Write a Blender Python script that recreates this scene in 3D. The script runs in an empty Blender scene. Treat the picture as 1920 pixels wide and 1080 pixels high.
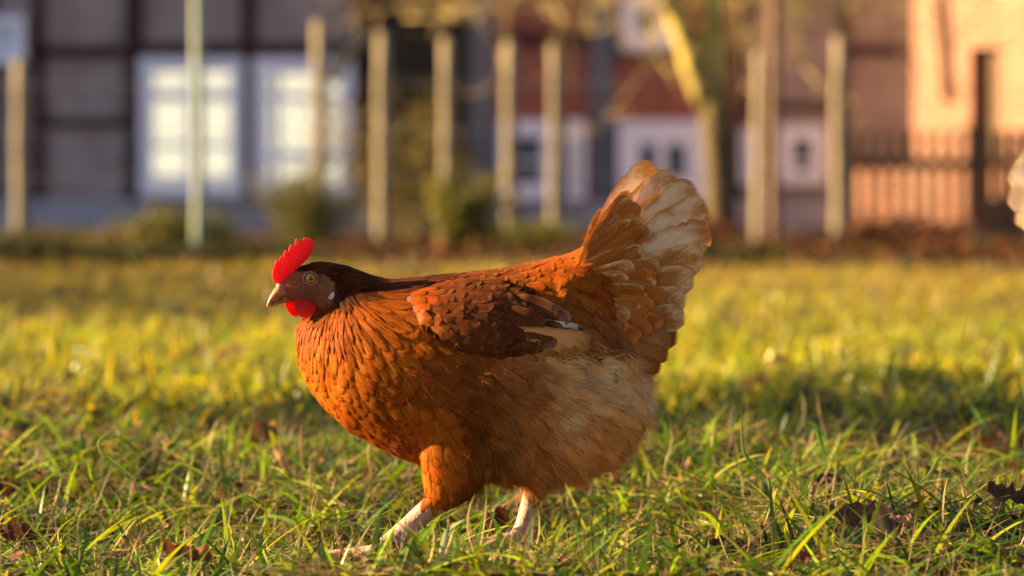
import bpy, bmesh, math, random
import numpy as np
from mathutils import Vector, Matrix
from mathutils.geometry import tessellate_polygon
from mathutils.bvhtree import BVHTree

SC = bpy.context.scene
R = math.radians
rng = np.random.default_rng(7)
random.seed(7)

# ------------------------------------------------------------------ camera, sky, sun, exposure
CAM_Y, CAM_H = -3.6, 0.325
FPX = 7200.0                      # focal length in photograph pixels (135 mm on 36 mm / 1920 px)
TILT = math.atan(170 / FPX)
cam_d = bpy.data.cameras.new('camera')
cam = bpy.data.objects.new('camera', cam_d)
SC.collection.objects.link(cam)
cam.location = (0, CAM_Y, CAM_H)
cam.rotation_euler = (R(90) - TILT, 0, 0)
cam_d.lens = 135; cam_d.sensor_width = 36
cam_d.clip_start = 0.05; cam_d.clip_end = 2000
cam_d.dof.use_dof = True
cam_d.dof.focus_distance = 3.53
cam_d.dof.aperture_fstop = 6.1
SC.camera = cam

SUN_EL = 19.0
SUN_AZ = 9.0      # degrees the sun stands behind the picture plane, on the left
sd = Vector((-math.cos(R(SUN_AZ)) * math.cos(R(SUN_EL)), math.sin(R(SUN_AZ)) * math.cos(R(SUN_EL)), math.sin(R(SUN_EL))))
sun_d = bpy.data.lights.new('sun', 'SUN')
sun = bpy.data.objects.new('sun', sun_d)
SC.collection.objects.link(sun)
sun.rotation_euler = sd.to_track_quat('Z', 'Y').to_euler()
sun.location = (-20, 3, 10)
sun_d.energy = 5.0
sun_d.angle = R(0.6)
sun_d.color = (1.0, 0.74, 0.40)
world = bpy.data.worlds.new('World'); SC.world = world
world.use_nodes = True
wn = world.node_tree
bg = wn.nodes['Background']
sky = wn.nodes.new('ShaderNodeTexSky')
sky.sky_type = 'NISHITA'; sky.sun_disc = False
sky.sun_elevation = R(SUN_EL)
sky.sun_rotation = math.atan2(sd.x, sd.y)
sky.air_density = 0.42; sky.dust_density = 0.6; sky.ozone_density = 1.0
wn.links.new(sky.outputs[0], bg.inputs[0])
bg.inputs[1].default_value = 0.05
SC.view_settings.view_transform = 'Standard'
SC.view_settings.look = 'None'
SC.view_settings.exposure = 2.5
SC.view_settings.gamma = 1.0
SC.render.engine = 'CYCLES'
SC.cycles.use_denoising = True
SC.cycles.max_bounces = 8
SC.cycles.diffuse_bounces = 2
SC.cycles.transparent_max_bounces = 32

# ------------------------------------------------------------------ helpers
S = 0.0005
ct, st_ = math.cos(TILT), math.sin(TILT)

def P(px, py, Y):
    """World point of photograph pixel (px, py) on the plane y = Y."""
    cx, cy = (px - 960) / FPX, -(py - 540) / FPX
    dx, dy, dz = cx, ct + cy * st_, cy * ct - st_
    k = (Y - CAM_Y) / dy
    return Vector((dx * k, Y, CAM_H + dz * k))

def hp(px, py, ypx=0.0):
    p = P(px, py, 0.0)
    return np.array([p.x, ypx * S, p.z])

def link(o, parent=None):
    SC.collection.objects.link(o)
    if parent is not None: o.parent = parent
    return o

def tag(o, label=None, cat=None, group=None, kind=None):
    if label: o['label'] = label
    if cat: o['category'] = cat
    if group: o['group'] = group
    if kind: o['kind'] = kind
    return o

def empty(name, loc=(0, 0, 0), rz=0.0):
    o = bpy.data.objects.new(name, None)
    o.location = loc; o.rotation_euler = (0, 0, rz)
    o.empty_display_size = 0.1
    return link(o)

def np_mesh(name, V, F, mats, parent=None, smooth=True, pattr=None, mi=None):
    """V (n,3); F list of polygons or an (m,4)/(m,3) int array."""
    me = bpy.data.meshes.new(name)
    V = np.asarray(V, dtype=np.float32)
    if isinstance(F, np.ndarray):
        me.vertices.add(len(V)); me.vertices.foreach_set('co', V.ravel())
        m, k = F.shape
        me.loops.add(m * k); me.loops.foreach_set('vertex_index', F.astype(np.int32).ravel())
        me.polygons.add(m)
        me.polygons.foreach_set('loop_start', np.arange(0, m * k, k, dtype=np.int32))
        me.update(calc_edges=True)
    else:
        me.from_pydata([tuple(v) for v in V], [], F)
    if smooth:
        me.polygons.foreach_set('use_smooth', np.ones(len(me.polygons), dtype=bool))
    for n, (typ, arr) in (pattr or {}).items():
        if typ == 'C':
            a = me.color_attributes.new(n, 'FLOAT_COLOR', 'POINT')
            c = np.ones((len(V), 4), dtype=np.float32); c[:, :3] = arr
            a.data.foreach_set('color', c.ravel())
        else:
            a = me.attributes.new(n, 'FLOAT_VECTOR', 'POINT')
            a.data.foreach_set('vector', np.asarray(arr, dtype=np.float32).ravel())
    for m_ in (mats if isinstance(mats, (list, tuple)) else [mats]):
        me.materials.append(m_)
    if mi is not None:
        me.polygons.foreach_set('material_index', np.asarray(mi, dtype=np.int32))
    me.update()
    o = bpy.data.objects.new(name, me)
    return link(o, parent)

class MB:
    """collects boxes and tubes into one mesh"""
    def __init__(s): s.v = []; s.f = []
    def add(s, v, f):
        b = len(s.v); s.v += [tuple(p) for p in v]; s.f += [tuple(b + i for i in q) for q in f]
    def box(s, x0, x1, y0, y1, z0, z1):
        s.add([(x0,y0,z0),(x1,y0,z0),(x1,y1,z0),(x0,y1,z0),(x0,y0,z1),(x1,y0,z1),(x1,y1,z1),(x0,y1,z1)],
              [(0,3,2,1),(4,5,6,7),(0,1,5,4),(1,2,6,5),(2,3,7,6),(3,0,4,7)])
    def tube(s, pts, rad, n=8, cap=True, jit=0.0):
        pts = [Vector(p) for p in pts]; vs = []; m = len(pts)
        up = Vector((0.13, 0.97, 0.2))
        for i, p in enumerate(pts):
            t = (pts[min(i+1, m-1)] - pts[max(i-1, 0)]).normalized()
            a = t.cross(up)
            if a.length < 1e-3: a = t.cross(Vector((1, 0, 0)))
            a.normalize(); b = t.cross(a)
            r = rad[i] if hasattr(rad, '__len__') else rad
            for k in range(n):
                th = 2 * math.pi * k / n
                rr = r * (1 + jit * (random.random() - .5))
                vs.append(p + a * (rr * math.cos(th)) + b * (rr * math.sin(th)))
        fs = [(i*n+k, i*n+(k+1) % n, (i+1)*n+(k+1) % n, (i+1)*n+k) for i in range(m-1) for k in range(n)]
        if cap: fs += [tuple(range(n-1, -1, -1)), tuple((m-1)*n+k for k in range(n))]
        s.add(vs, fs)
    def build(s, name, mat, parent=None, smooth=False, bevel=0.0):
        o = np_mesh(name, np.array(s.v), s.f, mat, parent, smooth)
        if bevel:
            b = o.modifiers.new('bevel', 'BEVEL'); b.width = bevel; b.segments = 2; b.limit_method = 'ANGLE'
        return o

# ------------------------------------------------------------------ materials
class NT:
    def __init__(s, name):
        s.m = bpy.data.materials.new(name); s.m.use_nodes = True
        s.t = s.m.node_tree; s.bsdf = s.t.nodes['Principled BSDF']; s.out = s.t.nodes['Material Output']
    def n(s, typ, **kw):
        nd = s.t.nodes.new(typ)
        for k, v in kw.items(): setattr(nd, k, v)
        return nd
    def l(s, a, b): s.t.links.new(a, b)
    def put(s, sock, v):
        if hasattr(v, 'is_output'): s.l(v, sock)
        else: sock.default_value = v
    def math(s, op, a, b=0.0, clamp=False):
        nd = s.n('ShaderNodeMath', operation=op, use_clamp=clamp)
        s.put(nd.inputs[0], a); s.put(nd.inputs[1], b); return nd.outputs[0]
    def ramp(s, v, a, b, c=0.0, d=1.0):
        nd = s.n('ShaderNodeMapRange', interpolation_type='SMOOTHSTEP')
        s.put(nd.inputs[0], v)
        for i, q in enumerate((a, b, c, d)): s.put(nd.inputs[1 + i], q)
        return nd.outputs[0]
    def mix(s, f, a, b, mode='MIX'):
        nd = s.n('ShaderNodeMix', data_type='RGBA', blend_type=mode)
        s.put(nd.inputs[0], f)
        for i, q in ((6, a), (7, b)):
            s.put(nd.inputs[i], (*q, 1) if isinstance(q, tuple) and len(q) == 3 else q)
        return nd.outputs[2]
    def noise(s, vec, scale, detail=3, rough=0.55):
        nd = s.n('ShaderNodeTexNoise'); nd.inputs['Scale'].default_value = scale
        nd.inputs['Detail'].default_value = detail; nd.inputs['Roughness'].default_value = rough
        if vec is not None: s.l(vec, nd.inputs['Vector'])
        return nd.outputs['Fac']
    def pos(s): return s.n('ShaderNodeTexCoord').outputs['Object']
    def attr(s, name, out='Color'):
        return s.n('ShaderNodeAttribute', attribute_name=name).outputs[out]
    def bump(s, h, strength=.4, dist=.002):
        b = s.n('ShaderNodeBump'); b.inputs['Strength'].default_value = strength; b.inputs['Distance'].default_value = dist
        s.l(h, b.inputs['Height']); s.l(b.outputs[0], s.bsdf.inputs['Normal']); return b
    def color(s, c): s.put(s.bsdf.inputs['Base Color'], (*c, 1) if isinstance(c, tuple) else c)
    def rough(s, v): s.put(s.bsdf.inputs['Roughness'], v)
    def spec(s, v): s.bsdf.inputs['Specular IOR Level'].default_value = v
    def translucent(s, col, fac):
        tr = s.n('ShaderNodeBsdfTranslucent'); s.put(tr.inputs[0], (*col, 1) if isinstance(col, tuple) else col)
        mx = s.n('ShaderNodeMixShader'); mx.inputs[0].default_value = fac
        s.l(s.bsdf.outputs[0], mx.inputs[1]); s.l(tr.outputs[0], mx.inputs[2]); s.l(mx.outputs[0], s.out.inputs[0])

def simple(name, a, b, scale=8.0, rough=.8, bump=.3, bd=.004, spec=.3, detail=5, stretch=None):
    m = NT(name); v = m.pos()
    if stretch:
        mp = m.n('ShaderNodeMapping'); m.l(v, mp.inputs[0]); mp.inputs['Scale'].default_value = stretch; v = mp.outputs[0]
    f = m.noise(v, scale, detail)
    m.color(m.mix(m.ramp(f, .3, .7), a, b)); m.rough(rough); m.spec(spec)
    if bump: m.bump(f, bump, bd)
    return m.m

def mat_feather(name, rough=.48, spec=.035, trans=.16, fr=26.0, lo=.80, hi=1.18, quill=.45, fray=1.0):
    m = NT(name)
    sep = m.n('ShaderNodeSeparateXYZ'); m.l(m.attr('st', 'Vector'), sep.inputs[0])
    s, t, r = sep.outputs
    a = m.math('ABSOLUTE', s)
    u = m.math('SUBTRACT', m.math('MULTIPLY', t, fr), m.math('MULTIPLY', a, fr * .3))
    cb = m.n('ShaderNodeCombineXYZ')
    m.l(u, cb.inputs[0]); m.l(m.math('MULTIPLY', s, 1.6), cb.inputs[1]); m.l(m.math('MULTIPLY', r, 61.0), cb.inputs[2])
    barb = m.noise(cb.outputs[0], 1.0, 3, .6)
    cb2 = m.n('ShaderNodeCombineXYZ')
    m.l(m.math('MULTIPLY', t, 5.0), cb2.inputs[0]); m.l(m.math('MULTIPLY', s, 1.3), cb2.inputs[1]); m.l(m.math('MULTIPLY', r, 83.0), cb2.inputs[2])
    blot = m.noise(cb2.outputs[0], 1.0, 3, .6)
    e = m.math('MAXIMUM', a, m.math('DIVIDE', m.math('SUBTRACT', t, .35), .65))
    e = m.math('ADD', e, m.math('MULTIPLY', m.math('SUBTRACT', blot, .5), 1.1))
    e = m.math('ADD', e, m.math('MULTIPLY', m.math('SUBTRACT', barb, .5), .6))
    e = m.ramp(e, .55, 1.0)
    col = m.mix(e, m.attr('col'), m.attr('col2'))
    k = m.ramp(barb, .28, .72, lo, hi)
    cc = m.n('ShaderNodeCombineColor')
    for i in range(3): m.l(k, cc.inputs[i])
    col = m.mix(1.0, col, cc.outputs[0], 'MULTIPLY')
    q = m.math('MULTIPLY', m.ramp(a, .03, .09, 1.0, 0.0), m.ramp(t, .2, .95, quill, quill * .25))
    col = m.mix(q, col, m.mix(1.0, col, (2.2, 2.3, 2.4), 'MULTIPLY'))
    m.color(col); m.rough(m.ramp(barb, .3, .7, rough + .12, rough - .08)); m.spec(spec)
    m.bump(barb, .35, .0009)
    em = m.math('MAXIMUM', m.math('MULTIPLY', a, .97), m.math('DIVIDE', m.math('SUBTRACT', t, .5), .5))
    m.bsdf.inputs['Specular Tint'].default_value = (1, .62, .34, 1)
    fr_ = m.math('ADD', em, m.math('MULTIPLY', m.math('SUBTRACT', barb, .5), fray))
    m.translucent(col, trans)
    mx = [n_ for n_ in m.t.nodes if n_.bl_idname == 'ShaderNodeMixShader'][0]
    tp = m.n('ShaderNodeBsdfTransparent'); m2 = m.n('ShaderNodeMixShader')
    m.l(m.ramp(fr_, .86, .98), m2.inputs[0]); m.l(mx.outputs[0], m2.inputs[1]); m.l(tp.outputs[0], m2.inputs[2]); m.l(m2.outputs[0], m.out.inputs[0])
    return m.m

def mat_strand(name, rough=.6, trans=.3, spec=.25):
    m = NT(name); c = m.attr('col'); m.color(c); m.rough(rough); m.spec(spec); m.translucent(c, trans); return m.m

M = {}
M['feather'] = mat_feather('feather')
M['quill'] = mat_feather('quill_feather', .42, .06, .2, 75.0, .82, 1.14, .15, .15)
M['fluff'] = mat_feather('fluffy_feather', .6, .02, .3, 34.0, .78, 1.15, .2, 2.0)
M['under'] = simple('under_feather', (.045, .013, .005), (.07, .02, .007), 200, .8, .2, .001)
M['down'] = mat_strand('down', .75, .3, .04)

def mat_skin():
    m = NT('hen_skin'); v = m.pos(); c = m.attr('col')
    f = m.noise(v, 420, 4); g = m.noise(v, 90, 3)
    col = m.mix(m.ramp(f, .35, .65, 0, .5), c, m.mix(1.0, c, (.55, .42, .4), 'MULTIPLY'))
    m.color(m.mix(m.ramp(g, .4, .7, 0, .35), col, m.mix(1.0, c, (1.25, .9, .85), 'MULTIPLY')))
    m.rough(.6); m.spec(.05); m.bump(f, .5, .0012); return m.m
M['skin'] = mat_skin()

def mat_scales():
    m = NT('shank_scales'); v = m.pos()
    vo = m.n('ShaderNodeTexVoronoi', feature='DISTANCE_TO_EDGE'); vo.inputs['Scale'].default_value = 330
    m.l(v, vo.inputs['Vector'])
    vc = m.n('ShaderNodeTexVoronoi'); vc.inputs['Scale'].default_value = 330; m.l(v, vc.inputs['Vector'])
    e = m.ramp(vo.outputs['Distance'], .0, .12)
    g = m.noise(v, 60, 3)
    base = m.mix(m.ramp(g, .35, .7), (.50, .32, .21), (.48, .22, .145))
    base = m.mix(.16, base, vc.outputs['Color'], 'SOFT_LIGHT')
    m.color(m.mix(e, (.36, .20, .125), base)); m.rough(.45); m.spec(.4); m.bump(e, .5, .0012); return m.m
M['scales'] = mat_scales()

def mat_flesh(name, c, tr, rough=.42):
    m = NT(name); v = m.pos(); f = m.noise(v, 260, 4); g = m.noise(v, 1100, 2)
    m.color(m.mix(m.ramp(f, .3, .7), c, (c[0]*.8, c[1]*.6, c[2]*.6))); m.rough(rough); m.spec(.4)
    m.bsdf.inputs['Subsurface Weight'].default_value = .35
    m.bsdf.inputs['Subsurface Radius'].default_value = (1.0, .12, .08)
    m.bsdf.inputs['Subsurface Scale'].default_value = .005
    m.bump(m.math('ADD', f, m.math('MULTIPLY', g, .7)), .9, .0022)
    m.translucent(tr, .38); return m.m
M['comb'] = mat_flesh('comb_flesh', (.66, .022, .012), (.90, .022, .009))

def mat_beak():
    m = NT('beak_horn'); v = m.pos(); f = m.noise(v, 160, 4)
    m.color(m.mix(m.ramp(f, .3, .7), (.26, .075, .022), (.42, .16, .055))); m.rough(.4); m.spec(.25); m.bump(f, .25, .0008); return m.m
M['beak'] = mat_beak()
def plain(name, c, rough=.5, spec=.5, metal=0.0):
    m = NT(name); m.color(c); m.rough(rough); m.spec(spec); m.bsdf.inputs['Metallic'].default_value = metal; return m.m
M['iris'] = simple('iris', (.36, .14, .012), (.46, .22, .03), 900, .12, 0)
M['pupil'] = plain('pupil', (.004, .004, .005), .03, .8)
M['eye_white'] = plain('eye_rim_dark', (.05, .03, .02), .2)
M['eyelid'] = simple('eyelid', (.25, .13, .065), (.19, .09, .045), 500, .5, .4, .0008)
M['lobe'] = simple('earlobe', (.55, .40, .42), (.45, .22, .2), 300, .5, .4, .001)

def mat_grass():
    m = NT('grass_blade'); c = m.attr('col'); v = m.pos()
    f = m.noise(v, 120, 3)
    col = m.mix(m.ramp(f, .3, .7, 0, .45), c, m.mix(1.0, c, (.6, .7, .5), 'MULTIPLY'))
    m.color(col); m.rough(.36); m.spec(.34)
    m.translucent(m.mix(1.0, col, (1.35, 1.25, .6), 'MULTIPLY'), .36); return m.m
M['grass'] = mat_grass()
def mat_foliage():
    m = NT('shrub_leaf'); c = m.attr('col'); m.color(c); m.rough(.65); m.spec(.15); m.translucent(c, .3); return m.m
M['foliage'] = mat_foliage()
M['thatch'] = mat_strand('dry_blade', .6, .22)

def mat_leaf():
    m = NT('dead_leaf'); c = m.attr('col'); v = m.pos(); f = m.noise(v, 140, 5)
    col = m.mix(m.ramp(f, .3, .7), c, m.mix(1.0, c, (.45, .4, .4), 'MULTIPLY'))
    m.color(col); m.rough(.7); m.spec(.1); m.bump(f, .5, .002); m.translucent(col, .25); return m.m
M['leaf'] = mat_leaf()

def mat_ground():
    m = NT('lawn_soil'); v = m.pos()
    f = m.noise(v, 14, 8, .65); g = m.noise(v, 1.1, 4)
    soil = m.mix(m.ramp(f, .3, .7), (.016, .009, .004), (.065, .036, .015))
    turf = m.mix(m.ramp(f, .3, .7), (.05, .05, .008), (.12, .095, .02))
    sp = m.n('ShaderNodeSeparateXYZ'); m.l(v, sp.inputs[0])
    bank_shade = m.ramp(m.math('ADD', sp.outputs[1], m.math('MULTIPLY', g, .8)), 13.4, 13.9)     # bank past the lawn, its shade painted in as darker soil
    m.color(m.mix(bank_shade, m.mix(m.ramp(g, .35, .65, .15, .7), soil, turf), m.mix(m.ramp(f, .3, .7), (.012, .009, .005), (.035, .022, .011)))); m.rough(.95); m.spec(.1); m.bump(f, .8, .02); return m.m
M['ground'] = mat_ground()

def mat_brick(name, c1, c2, mortar, sx=1.0, rough=.85):
    m = NT(name); v = m.pos()
    mp = m.n('ShaderNodeMapping'); m.l(v, mp.inputs[0]); mp.inputs['Rotation'].default_value = (R(90), 0, 0)
    b = m.n('ShaderNodeTexBrick'); m.l(mp.outputs[0], b.inputs['Vector'])
    b.inputs['Color1'].default_value = (*c1, 1); b.inputs['Color2'].default_value = (*c2, 1); b.inputs['Mortar'].default_value = (*mortar, 1)
    b.inputs['Scale'].default_value = 1.0; b.inputs['Brick Width'].default_value = .25; b.inputs['Row Height'].default_value = .085
    b.inputs['Mortar Size'].default_value = .012
    f = m.noise(v, 3, 5)
    m.color(m.mix(m.ramp(f, .3, .75, 0, .5), b.outputs['Color'], m.mix(1.0, b.outputs['Color'], (.6, .58, .55), 'MULTIPLY')))
    m.rough(rough); m.spec(.2)
    inv = m.math('SUBTRACT', 1.0, b.outputs['Fac']); m.bump(inv, .6, .008); return m.m
M['brick_lit'] = mat_brick('pale_brick', (.25, .078, .036), (.33, .125, .062), (.42, .28, .19))
M['brick_red'] = mat_brick('red_brick', (.34, .07, .034), (.42, .11, .05), (.28, .19, .14))
M['plaster'] = simple('grey_infill', (.28, .215, .185), (.37, .30, .26), 3, .9, .3, .01)
M['plinth'] = simple('plinth_render', (.30, .29, .31), (.38, .365, .38), 4, .9, .3, .01)
M['timber'] = simple('dark_timber', (.036, .012, .011), (.065, .024, .02), 6, .8, .4, .006, stretch=(4, 4, .6))
M['timber_grey'] = simple('grey_timber', (.13, .125, .13), (.19, .18, .18), 6, .85, .4, .006, stretch=(4, 4, .6))
M['white_paint'] = simple('white_paint', (.84, .84, .88), (.88, .88, .90), 5, .45, .05, .002)
M['glass'] = plain('window_glass', (.16, .19, .22), .02, .8, .95)
M['glass_dark'] = plain('dark_window_glass', (.04, .04, .035), .08, .6)
M['dark'] = simple('dark_boards', (.022, .018, .012), (.045, .035, .02), 3, .9, .3, .01, stretch=(6, 6, .5))
M['roof'] = simple('roof_tiles', (.14, .05, .03), (.22, .08, .05), 5, .85, .5, .02)
M['post'] = simple('weathered_post', (.29, .22, .125), (.17, .125, .07), 30, .85, .5, .004, stretch=(3, 3, .25))
M['post_brown'] = simple('brown_post', (.21, .12, .066), (.13, .066, .036), 30, .85, .5, .004, stretch=(3, 3, .25))
M['post_green'] = simple('pale_green_pole', (.29, .32, .22), (.22, .25, .18), 12, .6, .2, .002)
M['picket'] = simple('picket_wood', (.16, .095, .042), (.09, .05, .025), 20, .85, .4, .004, stretch=(4, 4, .3))
M['bark'] = simple('lichen_bark', (.13, .105, .045), (.46, .34, .085), 9, .9, .7, .02, detail=8)
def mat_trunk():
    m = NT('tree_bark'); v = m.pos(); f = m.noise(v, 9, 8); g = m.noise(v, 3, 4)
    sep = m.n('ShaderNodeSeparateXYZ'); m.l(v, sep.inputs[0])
    h = m.ramp(m.math('ADD', sep.outputs[2], m.math('MULTIPLY', g, .5)), 1.05, 1.55)     # lichen on the upper limbs; shade painted into the lower bark
    lich = m.mix(m.ramp(f, .3, .6), (.16, .11, .035), (.62, .44, .09)); shade_bark = m.mix(m.ramp(f, .3, .7), (.05, .036, .016), (.13, .09, .035))
    m.color(m.mix(h, shade_bark, lich)); m.rough(.9); m.spec(.15); m.bump(f, .7, .02); return m.m
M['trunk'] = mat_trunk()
M['twig'] = simple('lichen_twig', (.22, .15, .06), (.50, .36, .12), 5, .8, .3, .003)
M['wire'] = plain('galvanised_wire', (.4, .4, .4), .4, .5, .8)
M['soil'] = simple('soil_clod', (.05, .028, .014), (.12, .075, .035), 90, .95, .9, .006, detail=8)

# ------------------------------------------------------------------ ground
_gr = np.random.default_rng(3)
_gk = [( _gr.normal(0, 1, 2) * f, _gr.uniform(0, 6.28), a) for f, a in
       [(1.6, .006)]*3 + [(4.5, .007)]*4 + [(10, .0062)]*5 + [(24, .0042)]*6]
def gh(x, y):
    x = np.asarray(x, float); y = np.asarray(y, float)
    z = np.zeros(np.broadcast(x, y).shape)
    for k, ph, a in _gk: z = z + a * np.sin(k[0] * x + k[1] * y + ph)
    amp = 1.0
    z = z * amp
    z = z + .012 * np.exp(-((x - .62) ** 2 / .04 + (y + .02) ** 2 / .05))
    z = z + .014 * np.exp(-((x + .30) ** 2 / .05 + (y + .15) ** 2 / .03))
    z = z - .012 * np.exp(-(x ** 2 / .06 + (y - .0) ** 2 / .05))
    z = z + .10 * np.exp(-((x - .03) ** 2 / .018 + (y - 1.55) ** 2 / .05))  # unseen mound added behind the hen to throw shade on its right
    # low bank past the end of the lawn
    b = np.clip((y - 13.0) / 2.5, 0, 1); z = z * (1 - .7 * b) + .035 * b * b * (3 - 2 * b)
    return z - .006

ys = np.concatenate([np.linspace(-6, -1, 20)[:-1], np.arange(-1, 2.2, .025), np.geomspace(2.2, 60, 70)[1:], np.array([90, 150, 300, 700, 1500.])])
xs = np.concatenate([-np.geomspace(2, 900, 30)[::-1], np.arange(-1.975, 1.98, .025), np.geomspace(2, 900, 30)])
gx, gy = np.meshgrid(xs, ys)
gz = gh(gx, gy) * np.clip(1.4 - np.abs(gy) / 90, 0, 1)
nV = np.stack([gx.ravel(), gy.ravel(), gz.ravel()], 1)
nx, ny = len(xs), len(ys)
ii, jj = np.meshgrid(np.arange(nx - 1), np.arange(ny - 1))
q = (jj * nx + ii).ravel()
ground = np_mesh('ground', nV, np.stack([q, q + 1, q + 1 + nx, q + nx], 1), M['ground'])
tag(ground, kind='structure')

# ------------------------------------------------------------------ hen
def lerp(a, b, t): return a + (b - a) * t

def loft(rings, n=28, sq=2.0):
    """rings: (top px, top py, bottom px, bottom py, half width px, y0 px)"""
    V = []; F = []
    for (tx, ty, bx, by, hw, y0) in rings:
        T = hp(tx, ty); B = hp(bx, by); c = (T + B) / 2; u = (T - B) / 2
        for k in range(n):
            th = 2 * math.pi * k / n
            cs, sn = math.cos(th), math.sin(th)
            p = c + u * math.copysign(abs(sn) ** (2 / sq), sn)
            V.append(p + np.array([0, y0 * S + hw * S * math.copysign(abs(cs) ** (2 / sq), cs), 0]))
    m = len(rings)
    for i in range(m - 1):
        for k in range(n):
            F.append((i*n+k, i*n+(k+1) % n, (i+1)*n+(k+1) % n, (i+1)*n+k))
    F.append(tuple(range(n-1, -1, -1))); F.append(tuple((m-1)*n+k for k in range(n)))
    return V, F

def tube_px(pts, n=12):
    mb = MB(); mb.tube([hp(p[0], p[1], p[2]) for p in pts], [p[3] * S for p in pts], n); return mb.v, mb.f

TRUNK = [(556,612,560,688,26,0),(575,590,580,728,58,0),(600,575,605,762,88,0),(650,550,652,806,122,0),(700,538,702,834,142,0),
         (750,530,750,858,152,0),(800,518,800,876,158,0),(870,511,870,894,162,0),(950,502,950,902,160,0),(1030,485,1030,902,150,0),
         (1085,470,1090,896,134,0),(1130,480,1140,876,112,0),(1165,540,1180,842,86,0),(1190,600,1204,808,60,0),(1206,670,1214,772,30,0)]
TAILB = [(1040,490,1090,720,130,0),(1090,464,1130,700,104,0),(1130,446,1180,684,76,0),(1160,432,1210,650,50,0),(1185,425,1230,600,30,0),(1210,425,1245,545,15,0)]
NECK = [(583,496,572,560,24,-16),(610,490,590,580,31,-10),(650,498,600,612,46,0),(695,516,612,655,76,0),(735,525,645,722,110,0),(790,519,720,800,140,0)]
def turn(px): return -max(0.0, 640 - px) * .30          # the head looks a little towards the camera
HEAD = [(a, b, c, d, w, turn((a + c) / 2)) for (a, b, c, d, w, _) in [(527,530,528,548,9,0),(543,514,541,560,17,0),(563,500,557,568,25,0),(588,491,582,576,29,0),(612,490,608,582,31,0),(640,502,630,585,32,0)]]
THIGH_N = [(772,690,960,700,44,-92),(782,780,955,790,58,-84),(790,850,930,862,52,-80),(797,900,900,910,40,-78),(801,926,872,934,30,-76),(808,938,858,944,22,-76)]
THIGH_F = [(880,760,1080,770,50,85),(930,850,1060,860,46,82),(965,895,1040,900,28,76),(983,915,1022,918,20,74)]
LEG_N = [(838,922,-76,22),(822,936,-76,23),(800,953,-76,21),(770,979,-77,19.5),(744,1002,-78,19),(726,1019,-80,21),(712,1032,-81,17)]
TOE_N = [[(722,1022,-80,15),(690,1030,-80,13),(650,1031,-80,11.5),(610,1034,-80,9),(588,1040,-80,6)],
         [(722,1022,-80,15),(695,1032,-104,12),(668,1038,-124,10),(640,1042,-142,7)],
         [(722,1022,-80,15),(695,1028,-56,12),(668,1032,-36,10),(645,1036,-20,7)],
         [(724,1018,-80,14),(744,1034,-78,10),(766,1044,-76,6)]]
LEG_F = [(1004,900,74,21),(1000,925,74,19.5),(992,955,74,17.5),(984,985,74,17),(977,1006,74,18),(972,1018,74,15)]
TOE_F = [[(974,1012,74,14),(945,1018,74,11),(905,1022,74,9),(880,1028,74,6)],
         [(974,1012,74,14),(950,1018,54,10),(925,1022,38,8),(905,1028,26,6)],
         [(974,1012,74,14),(950,1016,96,10),(925,1020,112,8),(905,1026,124,6)],
         [(974,1012,74,14),(994,1024,74,9),(1010,1032,74,6)]]

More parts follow.
